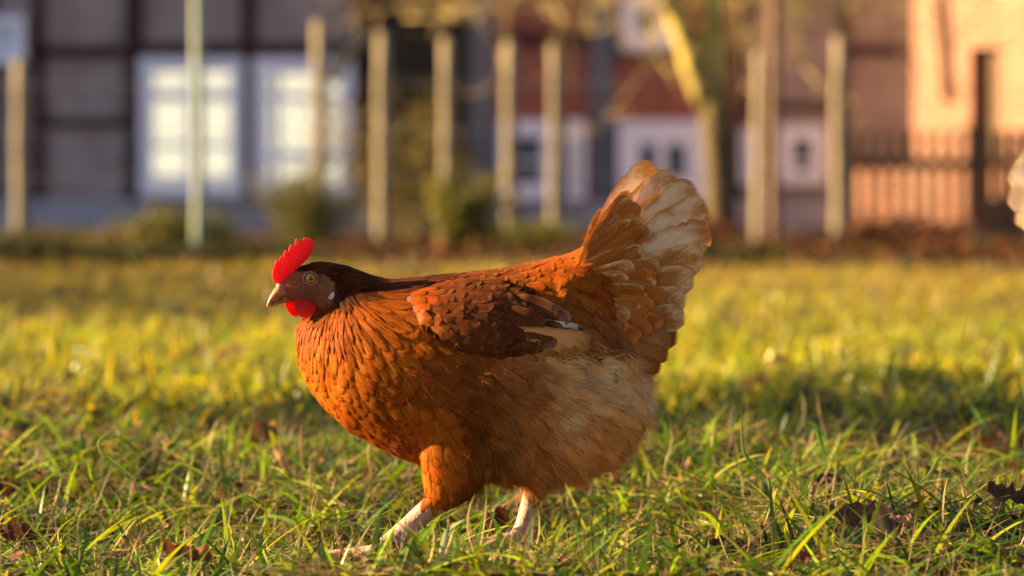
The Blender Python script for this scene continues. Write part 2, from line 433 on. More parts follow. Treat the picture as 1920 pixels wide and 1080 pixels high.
# feather guides: px, py, dir x, dir y, length, width, pointedness, lift, colour, edge colour
DK = (.026, .007, .0022); DKE = (.06, .016, .004); DM = (.075, .0185, .004); DME = (.15, .04, .008)      # dark mahogany
RU = (.235, .049, .004); RUE = (.13, .027, .003)       # rust
OR = (.335, .080, .0055); ORE = (.18, .041, .0035)       # orange rust
BR = (.11, .029, .005); BRE = (.20, .060, .010)       # brown
BU = (.80, .36, .09); BUE = (.48, .18, .035)       # buff
GUIDE = [
 (560,500,1,.0,10,5,.5,2,DK,DKE),(600,490,1,.1,16,6,.6,2,DM,DME),(625,520,.95,.35,22,7,.7,3,DK,DKE),(640,560,.5,.85,24,8,.7,3,DK,DKE),(625,610,.2,1,32,9,.8,3,RU,RUE),
 (650,550,.6,.7,30,9,.8,3,DK,DKE),(690,540,.85,.45,40,10,.9,3,DK,DKE),(645,600,.3,.95,34,9,.9,3,RU,OR),(700,570,.75,.6,42,9,.9,4,RU,OR),(760,535,.98,.15,44,15,.7,4,DM,BR),
 (610,592,.2,1,24,8,.7,3,(.15,.035,.005),RUE),(575,594,0,1,22,8,.7,3,(.20,.045,.006),RUE),(655,590,.35,.9,34,9,.8,3,(.2,.045,.006),OR),
 (660,510,.95,.3,38,10,.9,4,DM,DME),(700,530,.95,.28,44,11,.9,4,DM,(.16,.045,.010)),(680,590,.7,.75,44,9,.9,4,RU,OR),(640,620,.35,.95,42,9,.9,4,RU,RUE),
 (580,630,.08,1,36,10,.85,4,RU,RUE),(600,650,.15,1,36,12,.7,4,OR,RUE),(720,570,.9,.45,46,12,.8,4,RU,OR),(740,540,.97,.15,44,15,.7,4,DM,BR),
 (565,690,.15,1,36,25,.25,3.5,OR,ORE),(600,730,.35,.95,38,27,.2,3.5,OR,ORE),(650,700,.3,.95,40,28,.2,3.5,OR,ORE),(650,770,.6,.8,40,28,.2,3.5,RU,ORE),
 (700,650,.45,.9,44,32,.2,4,OR,RUE),(720,720,.6,.8,44,32,.2,4,RU,RUE),(700,800,.8,.6,32,22,.3,4,RU,RUE),(760,620,.8,.6,42,30,.2,4,OR,RUE),
 (740,840,.8,.6,26,16,.5,5,(.28,.07,.015),RUE),(800,700,.75,.65,58,44,.2,2.2,(.24,.060,.008),(.27,.072,.01)),(780,770,.35,.95,52,40,.2,2.6,OR,RU),
 (810,850,.1,1,58,36,.4,2.4,OR,RU),(830,920,.05,1,34,18,.7,4,OR,RU),(880,800,.5,.86,66,44,.3,1.6,(.24,.064,.01),(.30,.088,.016)),
 (880,720,.85,.5,66,46,.3,1.6,(.21,.055,.01),(.26,.075,.014)),(880,900,.4,.9,40,22,.6,4,(.24,.07,.016),RU),
 (960,700,.9,.4,56,34,.4,2,(.2,.06,.015),(.3,.1,.03)),(960,800,.6,.8,56,30,.5,2,(.26,.09,.025),(.33,.13,.04)),(1000,890,.5,.86,40,20,.7,3,(.33,.13,.04),BUE),
 (1080,700,.95,.35,54,30,.5,2,BUE,BU),(1100,800,.7,.7,50,26,.6,2,BUE,BU),(1180,760,.9,.45,44,22,.7,3,BU,BU),(1150,860,.6,.8,40,20,.7,3,BU,BU),
 (800,522,1,.03,44,20,.4,3,DM,BR),(860,515,1,-.02,44,24,.3,3,BR,OR),(930,508,1,-.1,38,26,.2,3,BR,OR),(1000,488,.97,-.2,36,26,.15,3,RU,OR),(1060,470,.95,-.25,36,26,.15,3,RU,OR),
 (1000,530,.9,.35,40,28,.15,3.5,RU,OR),(1060,510,.85,.4,40,28,.15,3.5,RU,OR),(1050,570,.75,.65,48,32,.2,3.5,(.26,.075,.014),RU),(1100,480,.85,.1,46,30,.25,5,OR,(.5,.2,.04)),
 (1110,540,.75,.6,52,34,.2,4,RU,RUE),(1120,620,.75,.65,56,36,.2,3,(.22,.07,.016),(.28,.09,.02)),(1150,460,.8,-.45,52,34,.3,5,OR,(.52,.22,.05)),(1160,520,.95,.15,56,38,.2,4,(.3,.1,.02),RU),
 (1180,600,.95,.3,60,36,.3,4,(.33,.12,.03),(.42,.17,.05)),(1190,660,.85,.55,60,32,.5,5,(.28,.09,.02),(.4,.16,.04)),(1200,440,.8,-.5,56,36,.3,4,(.4,.15,.03),(.5,.24,.08)),
 (1220,520,.98,-.1,60,36,.3,4,(.38,.15,.04),(.5,.24,.08)),(1225,600,.95,.3,60,32,.5,5,(.36,.14,.04),BUE),(1150,690,.85,.5,52,28,.5,3,(.22,.07,.02),(.3,.1,.03)),
]
WGUIDE = [
 (775,560,.95,.3,36,24,.2,4,RU,BR),(790,600,.75,.6,40,26,.2,4,(.2,.055,.012),RU),(830,560,.95,.25,44,30,.2,4,(.10,.028,.009),(.17,.05,.013)),
 (850,630,.85,.5,46,32,.2,4,(.085,.025,.008),(.15,.045,.012)),(900,540,.98,.2,48,32,.2,4,(.09,.027,.009),(.2,.07,.02)),(930,600,.9,.4,52,36,.2,4,(.075,.022,.008),(.13,.04,.012)),
 (980,560,.85,.5,58,38,.2,4,(.10,.03,.01),(.19,.07,.025)),(1000,600,.85,.5,60,38,.2,4,(.11,.035,.012),(.22,.10,.05)),(1050,610,.85,.5,60,36,.2,3,(.15,.055,.02),(.25,.11,.05)),
 (900,650,.95,.2,48,30,.3,4,(.085,.025,.008),(.14,.045,.012)),
]

def _dim(G, k): return [(*a[:8], tuple(c * k if max(a[8]) > .2 and a[8] not in (RU, OR) else c for c in a[8]), tuple(c * k if max(a[9]) > .2 and a[9] not in (RU, OR, RUE, ORE) else c for c in a[9])) for a in G]
GUIDE = _dim(GUIDE, .8)
WGUIDE = [(*a[:8], tuple(c * q_ for c, q_ in zip(a[8], (1.0, .92, .85))), a[9]) for a in WGUIDE]

def guide_eval(G, px, py):
    g = np.array([[*a[:8], *a[8], *a[9]] for a in G])
    d2 = (px[:, None] - g[None, :, 0]) ** 2 + (py[:, None] - g[None, :, 1]) ** 2
    w = 1 / (d2 + 60) ** 2.0
    w /= w.sum(1, keepdims=True)
    return w @ g[:, 2:]

def to_px(V):
    """photo pixel (at the y = 0 plane) of points given in metres."""
    x, z = V[:, 0], V[:, 2] - CAM_H
    # inverse of P at Y = 0
    d = -CAM_Y
    yc = (z * ct + d * st_); zc = (d * ct - z * st_)
    return 960 + x / zc * FPX, 540 - yc / zc * FPX

def sample_surface(V, T, N, r):
    a, b, c = V[T[:, 0]], V[T[:, 1]], V[T[:, 2]]
    nrm = np.cross(b - a, c - a); ar = np.linalg.norm(nrm, axis=1)
    idx = r.choice(len(T), N, p=ar / ar.sum())
    u, v = r.random(N), r.random(N); f = u + v > 1; u[f] = 1 - u[f]; v[f] = 1 - v[f]
    p = a[idx] + (b - a)[idx] * u[:, None] + (c - a)[idx] * v[:, None]
    return p, nrm[idx] / (ar[idx][:, None] + 1e-12)

def poisson(p, rad, r):
    cell = rad.max(); grid = {}; keep = []
    key = np.floor(p / cell).astype(int)
    for i in range(len(p)):
        k = tuple(key[i]); ok = True
        for dx in (-1, 0, 1):
            for dy in (-1, 0, 1):
                for dz in (-1, 0, 1):
                    for j in grid.get((k[0]+dx, k[1]+dy, k[2]+dz), ()):
                        m = min(rad[i], rad[j])
                        if (p[i][0]-p[j][0])**2 + (p[i][1]-p[j][1])**2 + (p[i][2]-p[j][2])**2 < m * m: ok = False; break
                    if not ok: break
                if not ok: break
            if not ok: break
        if ok: grid.setdefault(k, []).append(i); keep.append(i)
    return np.array(keep)

FT = np.array([0, .1, .25, .42, .6, .75, .87, .95, 1.0]); FC = np.array([-1, -.55, 0, .55, 1.0])
def feather_profile(t, pt):
    rise = np.minimum(1, (t / .22)) ** .6 * .75 + .25
    rnd = np.where(t > .55, np.sqrt(np.maximum(0, 1 - ((t - .55) / .45) ** 2)), 1.0)
    pnt = np.clip(1 - np.clip((t - .25) / .75, 0, 1) ** 1.3, 0, 1)
    return rise * ((1 - pt) * rnd + pt * pnt) + .02

class Feathers:
    def __init__(s): s.V = []; s.F = []; s.c = []; s.c2 = []; s.st = []; s.n = 0
    def grid(s, rows, sides, ups, widths, c1, c2, arch, rid):
        """rows (k,3) rachis points; sides/ups (k,3); widths (k)"""
        k = len(rows); m = len(FC)
        jag = 1 + rng.normal(0, .035, (k, m)); jag[:, m // 2] = 1
        V = rows[:, None, :] + sides[:, None, :] * (widths[:, None] * FC[None, :] * jag)[..., None] - ups[:, None, :] * (arch * widths[:, None] * FC[None, :] ** 2)[..., None]
        s.V.append(V.reshape(-1, 3))
        b = s.n; i, j = np.meshgrid(np.arange(k - 1), np.arange(m - 1), indexing='ij')
        q = (b + i * m + j).ravel()
        s.F.append(np.stack([q, q + 1, q + 1 + m, q + m], 1))
        s.c.append(np.tile(c1, (k * m, 1))); s.c2.append(np.tile(c2, (k * m, 1)))
        t = 1 - (1 - np.linspace(0, 1, k)) ** 1.7 if k != len(FT) else FT
        s.st.append(np.stack([np.tile(FC, k), np.repeat(t, m), np.full(k * m, rid)], 1))
        s.n += k * m
    def build(s, name, parent, mat=None):
        return np_mesh(name, np.concatenate(s.V), np.concatenate(s.F), mat or M['feather'], parent, True,
                       {'col': ('C', np.concatenate(s.c)), 'col2': ('C', np.concatenate(s.c2)), 'st': ('V', np.concatenate(s.st))})

def coat(fe, V, T, G, N, r, tone, skip=None, dens=1.0, lift0=1.2):
    bvh = BVHTree.FromPolygons([tuple(v) for v in V], [tuple(int(q) for q in t) for t in T])
    p, n = sample_surface(V, T, N, r)
    px, py = to_px(p)
    ok = np.ones(N, bool) if skip is None else ~skip(px, py, p, n)
    p, n, px, py = p[ok], n[ok], px[ok], py[ok]
    g = guide_eval(G, px, py)
    rad = .80 * np.sqrt(np.maximum(g[:, 3] * .8 * g[:, 2] * .5, 16)) * S / dens
    keep = poisson(p, rad, r)
    for i in keep:
        d2 = Vector((g[i, 0], 0, -g[i, 1]))
        nn = Vector(n[i])
        d = d2 - nn * d2.dot(nn)
        if d.length < .15:       # surface facing along the flow (chest or rump front)
            d = Vector((0, 0, -1)) - nn * (-nn.z); 
            if d.length < .05: continue
        d.normalize()
        sd_ = nn.cross(d)
        d = (d + sd_ * r.normal(0, .10)).normalized()
        L = g[i, 2] * S * r.uniform(.88, 1.2); W = g[i, 3] * S * .5 * r.uniform(1.0, 1.22)
        pt = float(np.clip(g[i, 4] + r.normal(0, .06), 0, 1)); lf = g[i, 5] * S * .45
        cur = Vector(p[i]); rows = []; sides = []; ups = []
        tprev = 0; lift_r = lf * r.uniform(.6, 1.5)
        for t in FT:
            cur = cur + d * (L * (t - tprev)); tprev = t
            loc, nr, _, _ = bvh.find_nearest(cur)
            if loc is None: break
            if nr.dot(nn) < 0: nr = nn
            off = lift0 * S * .6 + lift_r * (t ** 1.2)
            blend = max(0.0, 1 - .45 * t)
            q_ = loc.lerp(cur, 1 - blend * .85) if t > .3 else loc
            h = (q_ - loc).dot(nr)
            q_ = loc + (q_ - loc) * .55 if h > lf * 1.2 else q_
            cur = q_
            rows.append(q_ + nr * off)
            dd = d - nr * d.dot(nr)
            d = dd.normalized() if dd.length > .2 else d
            sides.append(nr.cross(d).normalized()); ups.append(nr.copy())
        if len(rows) < len(FT): continue
        k = r.normal(1, .14); hshift = r.normal(0, .07)
        c1 = np.clip(g[i, 6:9] * k * np.array([1, 1 + hshift, 1 + hshift]), .003, .9) * tone[0] + tone[1]
        c2 = np.clip(g[i, 9:12] * r.normal(1, .12), .003, .9) * tone[0] + tone[1]
        fe.grid(np.array(rows), np.array(sides), np.array(ups), W * feather_profile(FT, pt), c1, c2, .15, r.random())
    return bvh

def long_feather(base, tip, width, c1, c2, bow=0.0, y0=0.0, y1=0.0, tilt=0.3, pt=.1, k=None, side=1, surf=None):
    """a single quill feather from base to tip (px); y0/y1 in px; side -1 = the far side. Returns a Feathers with one feather."""
    B, Tp = hp(*base), hp(*tip); ax = Tp - B; L = np.linalg.norm(ax); ax /= L
    perp = np.array([-ax[2], 0, ax[0]])
    t = 1 - (1 - np.linspace(0, 1, 22)) ** 1.7
    rows = B[None] + ax[None] * (L * t)[:, None] + perp[None] * (bow * S * np.sin(math.pi * t * .8))[:, None]
    rows[:, 1] = (y0 + (y1 - y0) * t) * S
    if surf is not None:      # lie on the wing: follow its surface, y0/y1 become the height above it
        yy = np.array([surf(q_[0], q_[2]) for q_ in rows])
        for _ in range(8): yy[1:-1] = np.minimum(yy[1:-1], (yy[:-2] + 2 * yy[1:-1] + yy[2:]) / 4)
        rows[:, 1] = yy - (y0 + (y1 - y0) * t ** .6) * S
    tan = np.gradient(rows, axis=0); tan /= np.linalg.norm(tan, axis=1, keepdims=True)
    up = np.tile(np.array([0, -1.0, 0]), (22, 1))
    sd_ = np.cross(up, tan); sd_ /= np.linalg.norm(sd_, axis=1, keepdims=True)
    sd2 = sd_ * math.cos(tilt) + up * math.sin(tilt)
    up2 = np.cross(tan, sd2)
    w = width * S * .5 * (np.minimum(1, t / .5) ** .5 * .8 + .2) * np.where(t > .84, np.sqrt(np.maximum(0, 1 - ((t - .84) / .16) ** 2)) * (1 - pt) + pt * (1 - (t - .84) / .16), 1) + .0002
    if side < 0:
        rows = rows * np.array([1, -1, 1]); sd2 = sd2 * np.array([1, -1, 1]); up2 = up2 * np.array([1, -1, 1])
    f = Feathers(); f.grid(rows, sd2, up2, w, np.array(c1), np.array(c2), .10, rng.random())
    return f

def strands(roots, dirs, length, width, curl, colr, K=4, r=rng):
    """ribbon strands; returns V, F, col"""
    N = len(roots)
    t = np.linspace(0, 1, K + 1)
    rv = r.normal(0, 1, (N, 3)); bend = rv - dirs * (rv * dirs).sum(1, keepdims=True)
    bend /= np.linalg.norm(bend, axis=1, keepdims=True) + 1e-9
    pts = roots[:, None, :] + dirs[:, None, :] * (length[:, None] * t[None])[..., None] + bend[:, None, :] * ((curl * length)[:, None] * (t[None] ** 2))[..., None]
    sv = np.cross(dirs, r.normal(0, 1, (N, 3))); sv /= np.linalg.norm(sv, axis=1, keepdims=True) + 1e-9
    w = (width[:, None] * .5 * (1 - t[None] ** 2 * .85))[..., None]
    V = np.stack([pts - sv[:, None] * w, pts + sv[:, None] * w], 2).reshape(-1, 3)
    b = (np.arange(N) * (K + 1) * 2)[:, None] + (np.arange(K) * 2)[None]
    b = b.ravel(); F = np.stack([b, b + 1, b + 3, b + 2], 1)
    return V, F, np.repeat(colr, (K + 1) * 2, axis=0)

def flat_solid(name, outline, thick, yc, mat, parent, sub=True):
    """an outline (px) swollen to a fleshy plate around y = yc (px)."""
    P2 = np.array(outline, float)
    # resample closed outline smoothly enough for rounding
    bm = bmesh.new(); c = P2.mean(0)
    levels = [(1.0, 0.18), (.985, .55), (.94, .85), (.85, 1.0)]
    rings = []
    for sgn in (1, -1):
        seq = levels if sgn == 1 else levels
        for (k, h) in seq:
            nrm = np.roll(P2, -1, 0) - np.roll(P2, 1, 0); nrm = np.stack([-nrm[:, 1], nrm[:, 0]], 1)
            nrm /= np.linalg.norm(nrm, axis=1, keepdims=True) + 1e-9
            area = np.sum(P2[:, 0] * np.roll(P2[:, 1], -1) - np.roll(P2[:, 0], -1) * P2[:, 1])
            if area < 0: nrm = -nrm
            q_ = P2 + nrm * ((1 - k) * thick * 1.6)
            rings.append((sgn, [bm.verts.new(tuple(hp(a[0], a[1], (yc(a[0]) if callable(yc) else yc) - sgn * thick * h))) for a in q_]))
    n = len(P2)
    near = [r_ for s_, r_ in rings if s_ == 1]; far = [r_ for s_, r_ in rings if s_ == -1]
    order = list(reversed(near)) + far
    for a, b in zip(order[:-1], order[1:]):
        for i in range(n): bm.faces.new((a[i], a[(i+1) % n], b[(i+1) % n], b[i]))
    for tri in tessellate_polygon([[Vector((q_[0], q_[1], 0)) for q_ in P2]]):
        bm.faces.new([near[-1][i] for i in tri]); bm.faces.new([far[-1][i] for i in reversed(tri)])
    bmesh.ops.recalc_face_normals(bm, faces=bm.faces)
    me = bpy.data.meshes.new(name); bm.to_mesh(me); bm.free()
    me.polygons.foreach_set('use_smooth', np.ones(len(me.polygons), dtype=bool)); me.materials.append(mat)
    o = link(bpy.data.objects.new(name, me), parent)
    if sub:
        ss = o.modifiers.new('sub', 'SUBSURF'); ss.levels = 1; ss.render_levels = 2
    return o

def smooth_outline(pts, it=1):
    p = np.array(pts, float)
    for _ in range(it):
        p = np.stack([p * .75 + np.roll(p, -1, 0) * .25, p * .25 + np.roll(p, -1, 0) * .75], 1).reshape(-1, 2)
    return p

def make_hen(label, tone, seed, detail=1.0):
    r = np.random.default_rng(seed)
    root = empty('hen'); tag(root, label, 'hen')
    ta = (np.array(tone[0]), np.array(tone[1]))
    # ---- one continuous body
    mb = MB()
    for rings in (TRUNK, TAILB, NECK, HEAD, THIGH_N, THIGH_F): mb.add(*loft(rings))
    for pts in [LEG_N] + TOE_N + [LEG_F] + TOE_F: mb.add(*tube_px(pts))
    tmp = np_mesh('body_tmp', np.array(mb.v), mb.f, M['skin'])
    bmx = bmesh.new(); bmx.from_mesh(tmp.data); bmesh.ops.recalc_face_normals(bmx, faces=bmx.faces); bmx.to_mesh(tmp.data); bmx.free()
    md = tmp.modifiers.new('r', 'REMESH'); md.mode = 'VOXEL'; md.voxel_size = .0022
    ms = tmp.modifiers.new('s', 'SMOOTH'); ms.factor = .5; ms.iterations = 7
    dg = bpy.context.evaluated_depsgraph_get(); ev = tmp.evaluated_get(dg); me0 = ev.to_mesh()
    nv = len(me0.vertices); V = np.empty(nv * 3, np.float32); me0.vertices.foreach_get('co', V); V = V.reshape(-1, 3).astype(float)
    me0.calc_loop_triangles(); T = np.empty(len(me0.loop_triangles) * 3, np.int32); me0.loop_triangles.foreach_get('vertices', T); T = T.reshape(-1, 3)
    quads = [tuple(p.vertices) for p in me0.polygons]
    ev.to_mesh_clear(); md_ = tmp.data; bpy.data.objects.remove(tmp); bpy.data.meshes.remove(md_)
    px, py = to_px(V)
    g = guide_eval(GUIDE, px, py)
    col = (g[:, 6:9] * .6) * ta[0] + ta[1] * .9
    face = np.clip(1.25 - np.sqrt(((px - 578) / 52) ** 2 + ((py - 540) / 38) ** 2), 0, .2) / .2 * (px < 632) * (py > 508 - (px - 560) * .02)
    pink = np.stack([.26 + .14 * np.clip((575 - px) / 40, 0, 1), .095 + 0 * px, .05 + 0 * px], 1)
    lobe_c = np.clip(1 - np.sqrt(((px - 617) / 20) ** 2 + ((py - 530) / 20) ** 2), 0, .3) / .3
    pink = np.array([.72, .66, .62]) * pink * (1 - lobe_c[:, None]) + np.array([.19, .085, .03]) * lobe_c[:, None]
    col = col * (1 - face[:, None]) + pink * face[:, None]
    leg = (py > 934) | ((py > 926) & (px < 800)) | ((py > 912) & (np.abs(px - 1000) < 34) & (V[:, 1] > .02))
    pc = np.array([[leg[list(q_)].mean() > .5] for q_ in quads]).ravel()
    body = np_mesh('body', V, quads, [M['skin'], M['scales']], root, True, {'col': ('C', col)}, pc.astype(int))
    # ---- plumage
    def skip(px, py, p, n):
        f = (((px - 574) / 52) ** 2 + ((py - 541) / 34) ** 2 < 1) & (py > 506) & (px < 634)
        f |= px < 556 - np.clip(600 - py, 0, 60) * .1 
        f &= py < 600
        return f | (py > 932) | ((py > 905) & (np.abs(px - 1002) < 26) & (p[:, 1] > .03))
    fe = Feathers()
    bvh = coat(fe, V, T, GUIDE, int(70000 * detail), r, ta, skip)
    fe.build('plumage', root)
    # ---- bristles on the bare face
    p, n = sample_surface(V, T, 60000, r); px, py = to_px(p)
    k = (((px - 590) / 44) ** 2 + ((py - 545) / 32) ** 2 < 1) & (((px - 583) ** 2 + (py - 521) ** 2) > 16 ** 2) & (r.random(60000) < .55 * np.clip((px - 545) / 60, .12, 1)); p, n, px, py = p[k], n[k], px[k], py[k]
    d = np.stack([1 + 0 * px, 0 * px, -.25 - (py - 540) * .02], 1); d = d - n * (d * n).sum(1, keepdims=True); d = d / np.linalg.norm(d, axis=1, keepdims=True) + n * .25 + r.normal(0, .15, d.shape); d /= np.linalg.norm(d, axis=1, keepdims=True)
    c = np.array([[.10, .03, .012], [.20, .075, .025], [.05, .018, .008]])[r.integers(0, 3, len(p))] * ta[0] + ta[1]
    Vs, Fs, Cs = strands(p, d, r.uniform(4, 10, len(p)) * S, r.uniform(.5, 1.0, len(p)) * S, r.uniform(0, .3, len(p)), c, 3, r)
    np_mesh('face_bristles', Vs, Fs, M['down'], root, True, {'col': ('C', Cs)})
    # ---- soft down on belly and rump
    p, n = sample_surface(V, T, int(190000 * detail), r); px, py = to_px(p)
    wgt = np.clip((px - 850) / 120, 0, 1) * np.clip((py - 655 - (1000 - px) * .03) / 40, 0, 1) * (py < 925)
    wgt = np.maximum(wgt, .05 * (px > 760) * (py > 640) * (py < 930))
    wgt = np.maximum(wgt, .012 * (px > 640) * (py > 560) * (py < 930))
    k = (r.random(len(p)) < wgt) & ~((px > 1140) & (py < 650))
    p, n, px, py = p[k], n[k], px[k], py[k]
    g = guide_eval(GUIDE, px, py)
    d = np.stack([g[:, 0], 0 * px, -g[:, 1]], 1)
    d = d - n * (d * n).sum(1, keepdims=True); d /= np.linalg.norm(d, axis=1, keepdims=True) + 1e-6
    # strands gather in tufts: noise shared by neighbours
    tuft = np.stack([np.sin(px * .11 + py * .07 + 1.3 * np.sin(py * .05)), np.sin(px * .05 - py * .13), np.sin(px * .09 + py * .1 + 2)], 1)
    cell = (np.floor(px / 15 + .6 * np.sin(py * .09)) * 131 + np.floor(py / 20 + .6 * np.sin(px * .07)) * 7919).astype(int) % 4096
    cellv = r.uniform(.68, 1.22, 4096)[cell]; celld = r.normal(0, .22, (4096, 3))[cell]; d = d + celld
    d = d + n * r.uniform(.15, .45, (len(p), 1)) + tuft * .22 + r.normal(0, .13, d.shape); d /= np.linalg.norm(d, axis=1, keepdims=True)
    pale = np.exp(-(((px - 1120) / 75) ** 2 + ((py - 705 - (px - 1120) * .3) / 42) ** 2)) + .9 * np.exp(-(((px - 1190) / 40) ** 2 + ((py - 735) / 26) ** 2)) + .55 * np.exp(-(((px - 1065) / 40) ** 2 + ((py - 770) / 50) ** 2))
    pale = np.clip(pale * (.75 + .45 * np.sin(px * .09 + py * .045) * np.sin(py * .08 - px * .03)), 0, 1)
    buff = np.clip((px - 880) / 190, 0, 1) * np.clip(1.15 - np.clip(py - 840, 0, 99) / 160, 0, 1)
    cA = np.array([.22, .06, .009]); cB = np.array([.95, .40, .11]); cP = np.array([1.0, .71, .39])
    c = cA * (1 - buff[:, None]) + cB * buff[:, None]
    c = c * (1 - pale[:, None]) + cP * pale[:, None]
    c = c * (r.uniform(.72, 1.2, (len(p), 1))) * (1 + .16 * tuft[:, :1]) * cellv[:, None]
    c = np.clip(c * ta[0] + ta[1], 0, .95)
    L = r.uniform(16, 42, len(p)) * S * np.where(wgt[k] > .06, 1, .6)
    Vs, Fs, Cs = strands(p + n * S * 2, d, L, r.uniform(.35, .75, len(p)) * S, r.uniform(.0, .4, len(p)), c, 4, r)
    np_mesh('down', Vs, Fs, M['down'], root, True, {'col': ('C', Cs)})
    # soft feathers lying over the down
    fl = Feathers()
    FG = [(870,760,.7,.65,52,24,.45,5,(.26,.07,.011),(.32,.10,.02)),(960,720,.9,.4,54,24,.45,5,(.30,.09,.018),(.45,.17,.045)),(1000,850,.5,.85,46,22,.5,5,(.40,.14,.035),(.56,.24,.07)),(1090,720,.93,.35,54,24,.5,6,(.85,.45,.17),(.95,.60,.29)),
          (1100,820,.65,.75,46,22,.5,6,(.78,.33,.09),(.90,.43,.14)),(1185,750,.9,.45,40,20,.5,6,(.90,.45,.15),(.95,.57,.25)),(1160,860,.6,.8,38,18,.5,6,(.85,.38,.11),(.90,.43,.14))]
    coat(fl, V, T, FG, int(9000 * detail), r, ta, lambda px, py, p, n: (px < 905 + r.uniform(0, 90, len(px))) | (py < 665) | (py > 905) | ((px > 1150) & (py < 700)), dens=.62, lift0=8)
    fl.build('fluffy_feathers', root, M['fluff'])
    # ---- wings
    wing_surf = None
    WR = [(764,552,767,566,2,0),(785,540,800,612,12,0),(820,532,835,640,18,0),(870,524,880,656,22,0),(930,524,930,664,22,0),(985,540,985,660,13,0),(1030,572,1030,650,8,0),(1065,596,1065,648,10,0),(1092,612,1092,646,5,0)]
    for side in (1, -1):
        rings = []
        for (tx, ty, bx, by, hw, _) in WR:
            c3 = (hp(tx, ty) + hp(bx, by)) / 2
            hit = bvh.ray_cast(Vector((c3[0], -1, c3[2])), Vector((0, 1, 0)))
            rings.append((tx, ty, bx, by, hw, hit[0].y / S - 1))
        wv, wf = loft(rings, 24)
        # wrap top and bottom edges onto the body
        wv = np.array(wv)
        for i in range(len(wv)):
            hit = bvh.ray_cast(Vector((wv[i][0], -1, wv[i][2])), Vector((0, 1, 0)))
            cy = rings[i // 24][5] * S
            if hit[0] is not None: wv[i][1] = wv[i][1] - cy + (hit[0].y if hit[0].y < cy + .03 else cy + .03)
        if side < 0: wv[:, 1] *= -1
        tri = []
        for f in wf:
            for a in range(1, len(f) - 1): tri.append((f[0], f[a], f[a + 1]) if side > 0 else (f[0], f[a + 1], f[a]))
        tri = np.array(tri)
        e1 = np.cross(wv[tri[:, 1]] - wv[tri[:, 0]], wv[tri[:, 2]] - wv[tri[:, 0]])
        ctr = wv.mean(0); out = ((wv[tri].mean(1) - ctr) * e1).sum(1)
        if out.sum() < 0: tri = tri[:, ::-1].copy()
        wing = np_mesh('wing', wv, [tuple(t) for t in tri.tolist()], M['under'], root, True, {'col': ('C', np.tile(np.array(DK) * ta[0] + ta[1], (len(wv), 1)))})
        if side > 0:
            wb = BVHTree.FromPolygons([tuple(v) for v in wv], [tuple(int(q_) for q_ in t_) for t_ in tri])
            def wing_surf(x, z):
                ys_ = [h_[0].y for h_ in (b_.ray_cast(Vector((x, -1, z)), Vector((0, 1, 0))) for b_ in (wb, bvh)) if h_[0] is not None]
                return min(ys_) if ys_ else -.05
        fw = Feathers()
        sgn = side
        coat(fw, wv, tri, WGUIDE, int(14000 * detail), r, ta, lambda px, py, p, n: (n[:, 1] * sgn > .25) | (px > 1000) | ((py > 596) & (px > 990 - (py - 600) * .55)), lift0=2)
        fw.build('covert_feathers', wing)
        yb = min(rg[5] for rg in rings) - 16
        FL = [((880,655),(1010,668),26,(.36,.13,.03),(.22,.07,.015),-3,-2),((890,650),(1050,662),28,(.46,.19,.05),(.26,.09,.02),-2,0),((900,640),(1085,656),38,(.58,.27,.085),(.30,.10,.025),0,2),
              ((915,622),(1113,643),44,(.62,.29,.10),(.38,.13,.035),4,4),((930,602),(1088,616),24,(.60,.56,.53),(.48,.30,.18),4,6)]
        for i, (b_, t_, w_, c1, c2, bow, dy) in enumerate(FL):
            f = long_feather(b_, t_, w_, np.array(c1) * ta[0] + ta[1], np.array(c2) * ta[0] + ta[1], bow, -10 - (5 if i == 4 else 0), 6 - i * .4 + (0 if i < 4 else -3), .14, .1, side=side, surf=wing_surf)
            f.build('flight_feather', wing, M['quill'])
        SCAP = [((985,556),(1066,604),28,(.13,.045,.016),(.30,.14,.07),5,0),((975,552),(1046,588),26,(.11,.036,.013),(.2,.09,.04),4,-3),((960,572),(1022,606),24,(.08,.025,.009),(.13,.042,.014),2,-5)]
        for (b_, t_, w_, c1, c2, bow, dy) in SCAP:
            f = long_feather(b_, t_, w_, np.array(c1) * ta[0] + ta[1], np.array(c2) * ta[0] + ta[1], bow, 4 - dy * .6, 9 - dy * .6, .14, .2, side=side, surf=wing_surf)
            f.build('shoulder_feather', wing, M['quill'])
    # ---- tail
    tail_f = Feathers()
    W1 = (.74, .50, .28); W2 = (.44, .17, .035); OT = (.38, .12, .02)
    TAIL = [((1120,470),(1243,316),72,W1,W2,14,2),((1128,480),(1281,338),76,W1,W2,14,10),((1135,492),(1316,358),76,W1,W2,12,18),((1140,505),(1336,392),74,W1,W2,10,25),
            ((1140,515),(1338,438),70,W1,W2,8,31),((1140,525),(1316,484),68,(.42,.155,.035),(.72,.42,.18),6,36),((1140,540),(1302,524),66,(.42,.155,.035),(.72,.42,.18),3,40),((1140,560),(1292,562),62,(.42,.155,.035),(.72,.42,.18),0,44),((1140,585),(1284,600),60,(.38,.14,.035),(.60,.36,.16),-4,48),
            ((1130,605),(1270,636),54,(.40,.19,.06),(.3,.11,.03),-6,52),((1120,625),(1256,662),38,(.34,.14,.04),(.26,.09,.02),-8,55),((1110,640),(1240,690),36,(.30,.12,.03),(.22,.07,.02),-8,58)]
    fan = np_mesh('tail', *[np.array(loft([(1120,450,1150,640,34,0),(1180,432,1225,600,20,0),(1215,425,1250,540,8,0)])[0]), loft([(1120,450,1150,640,34,0),(1180,432,1225,600,20,0),(1215,425,1250,540,8,0)])[1]], M['skin'], root, True,
                  {'col': ('C', np.tile(np.array(OT) * ta[0] + ta[1], (84, 1)))})
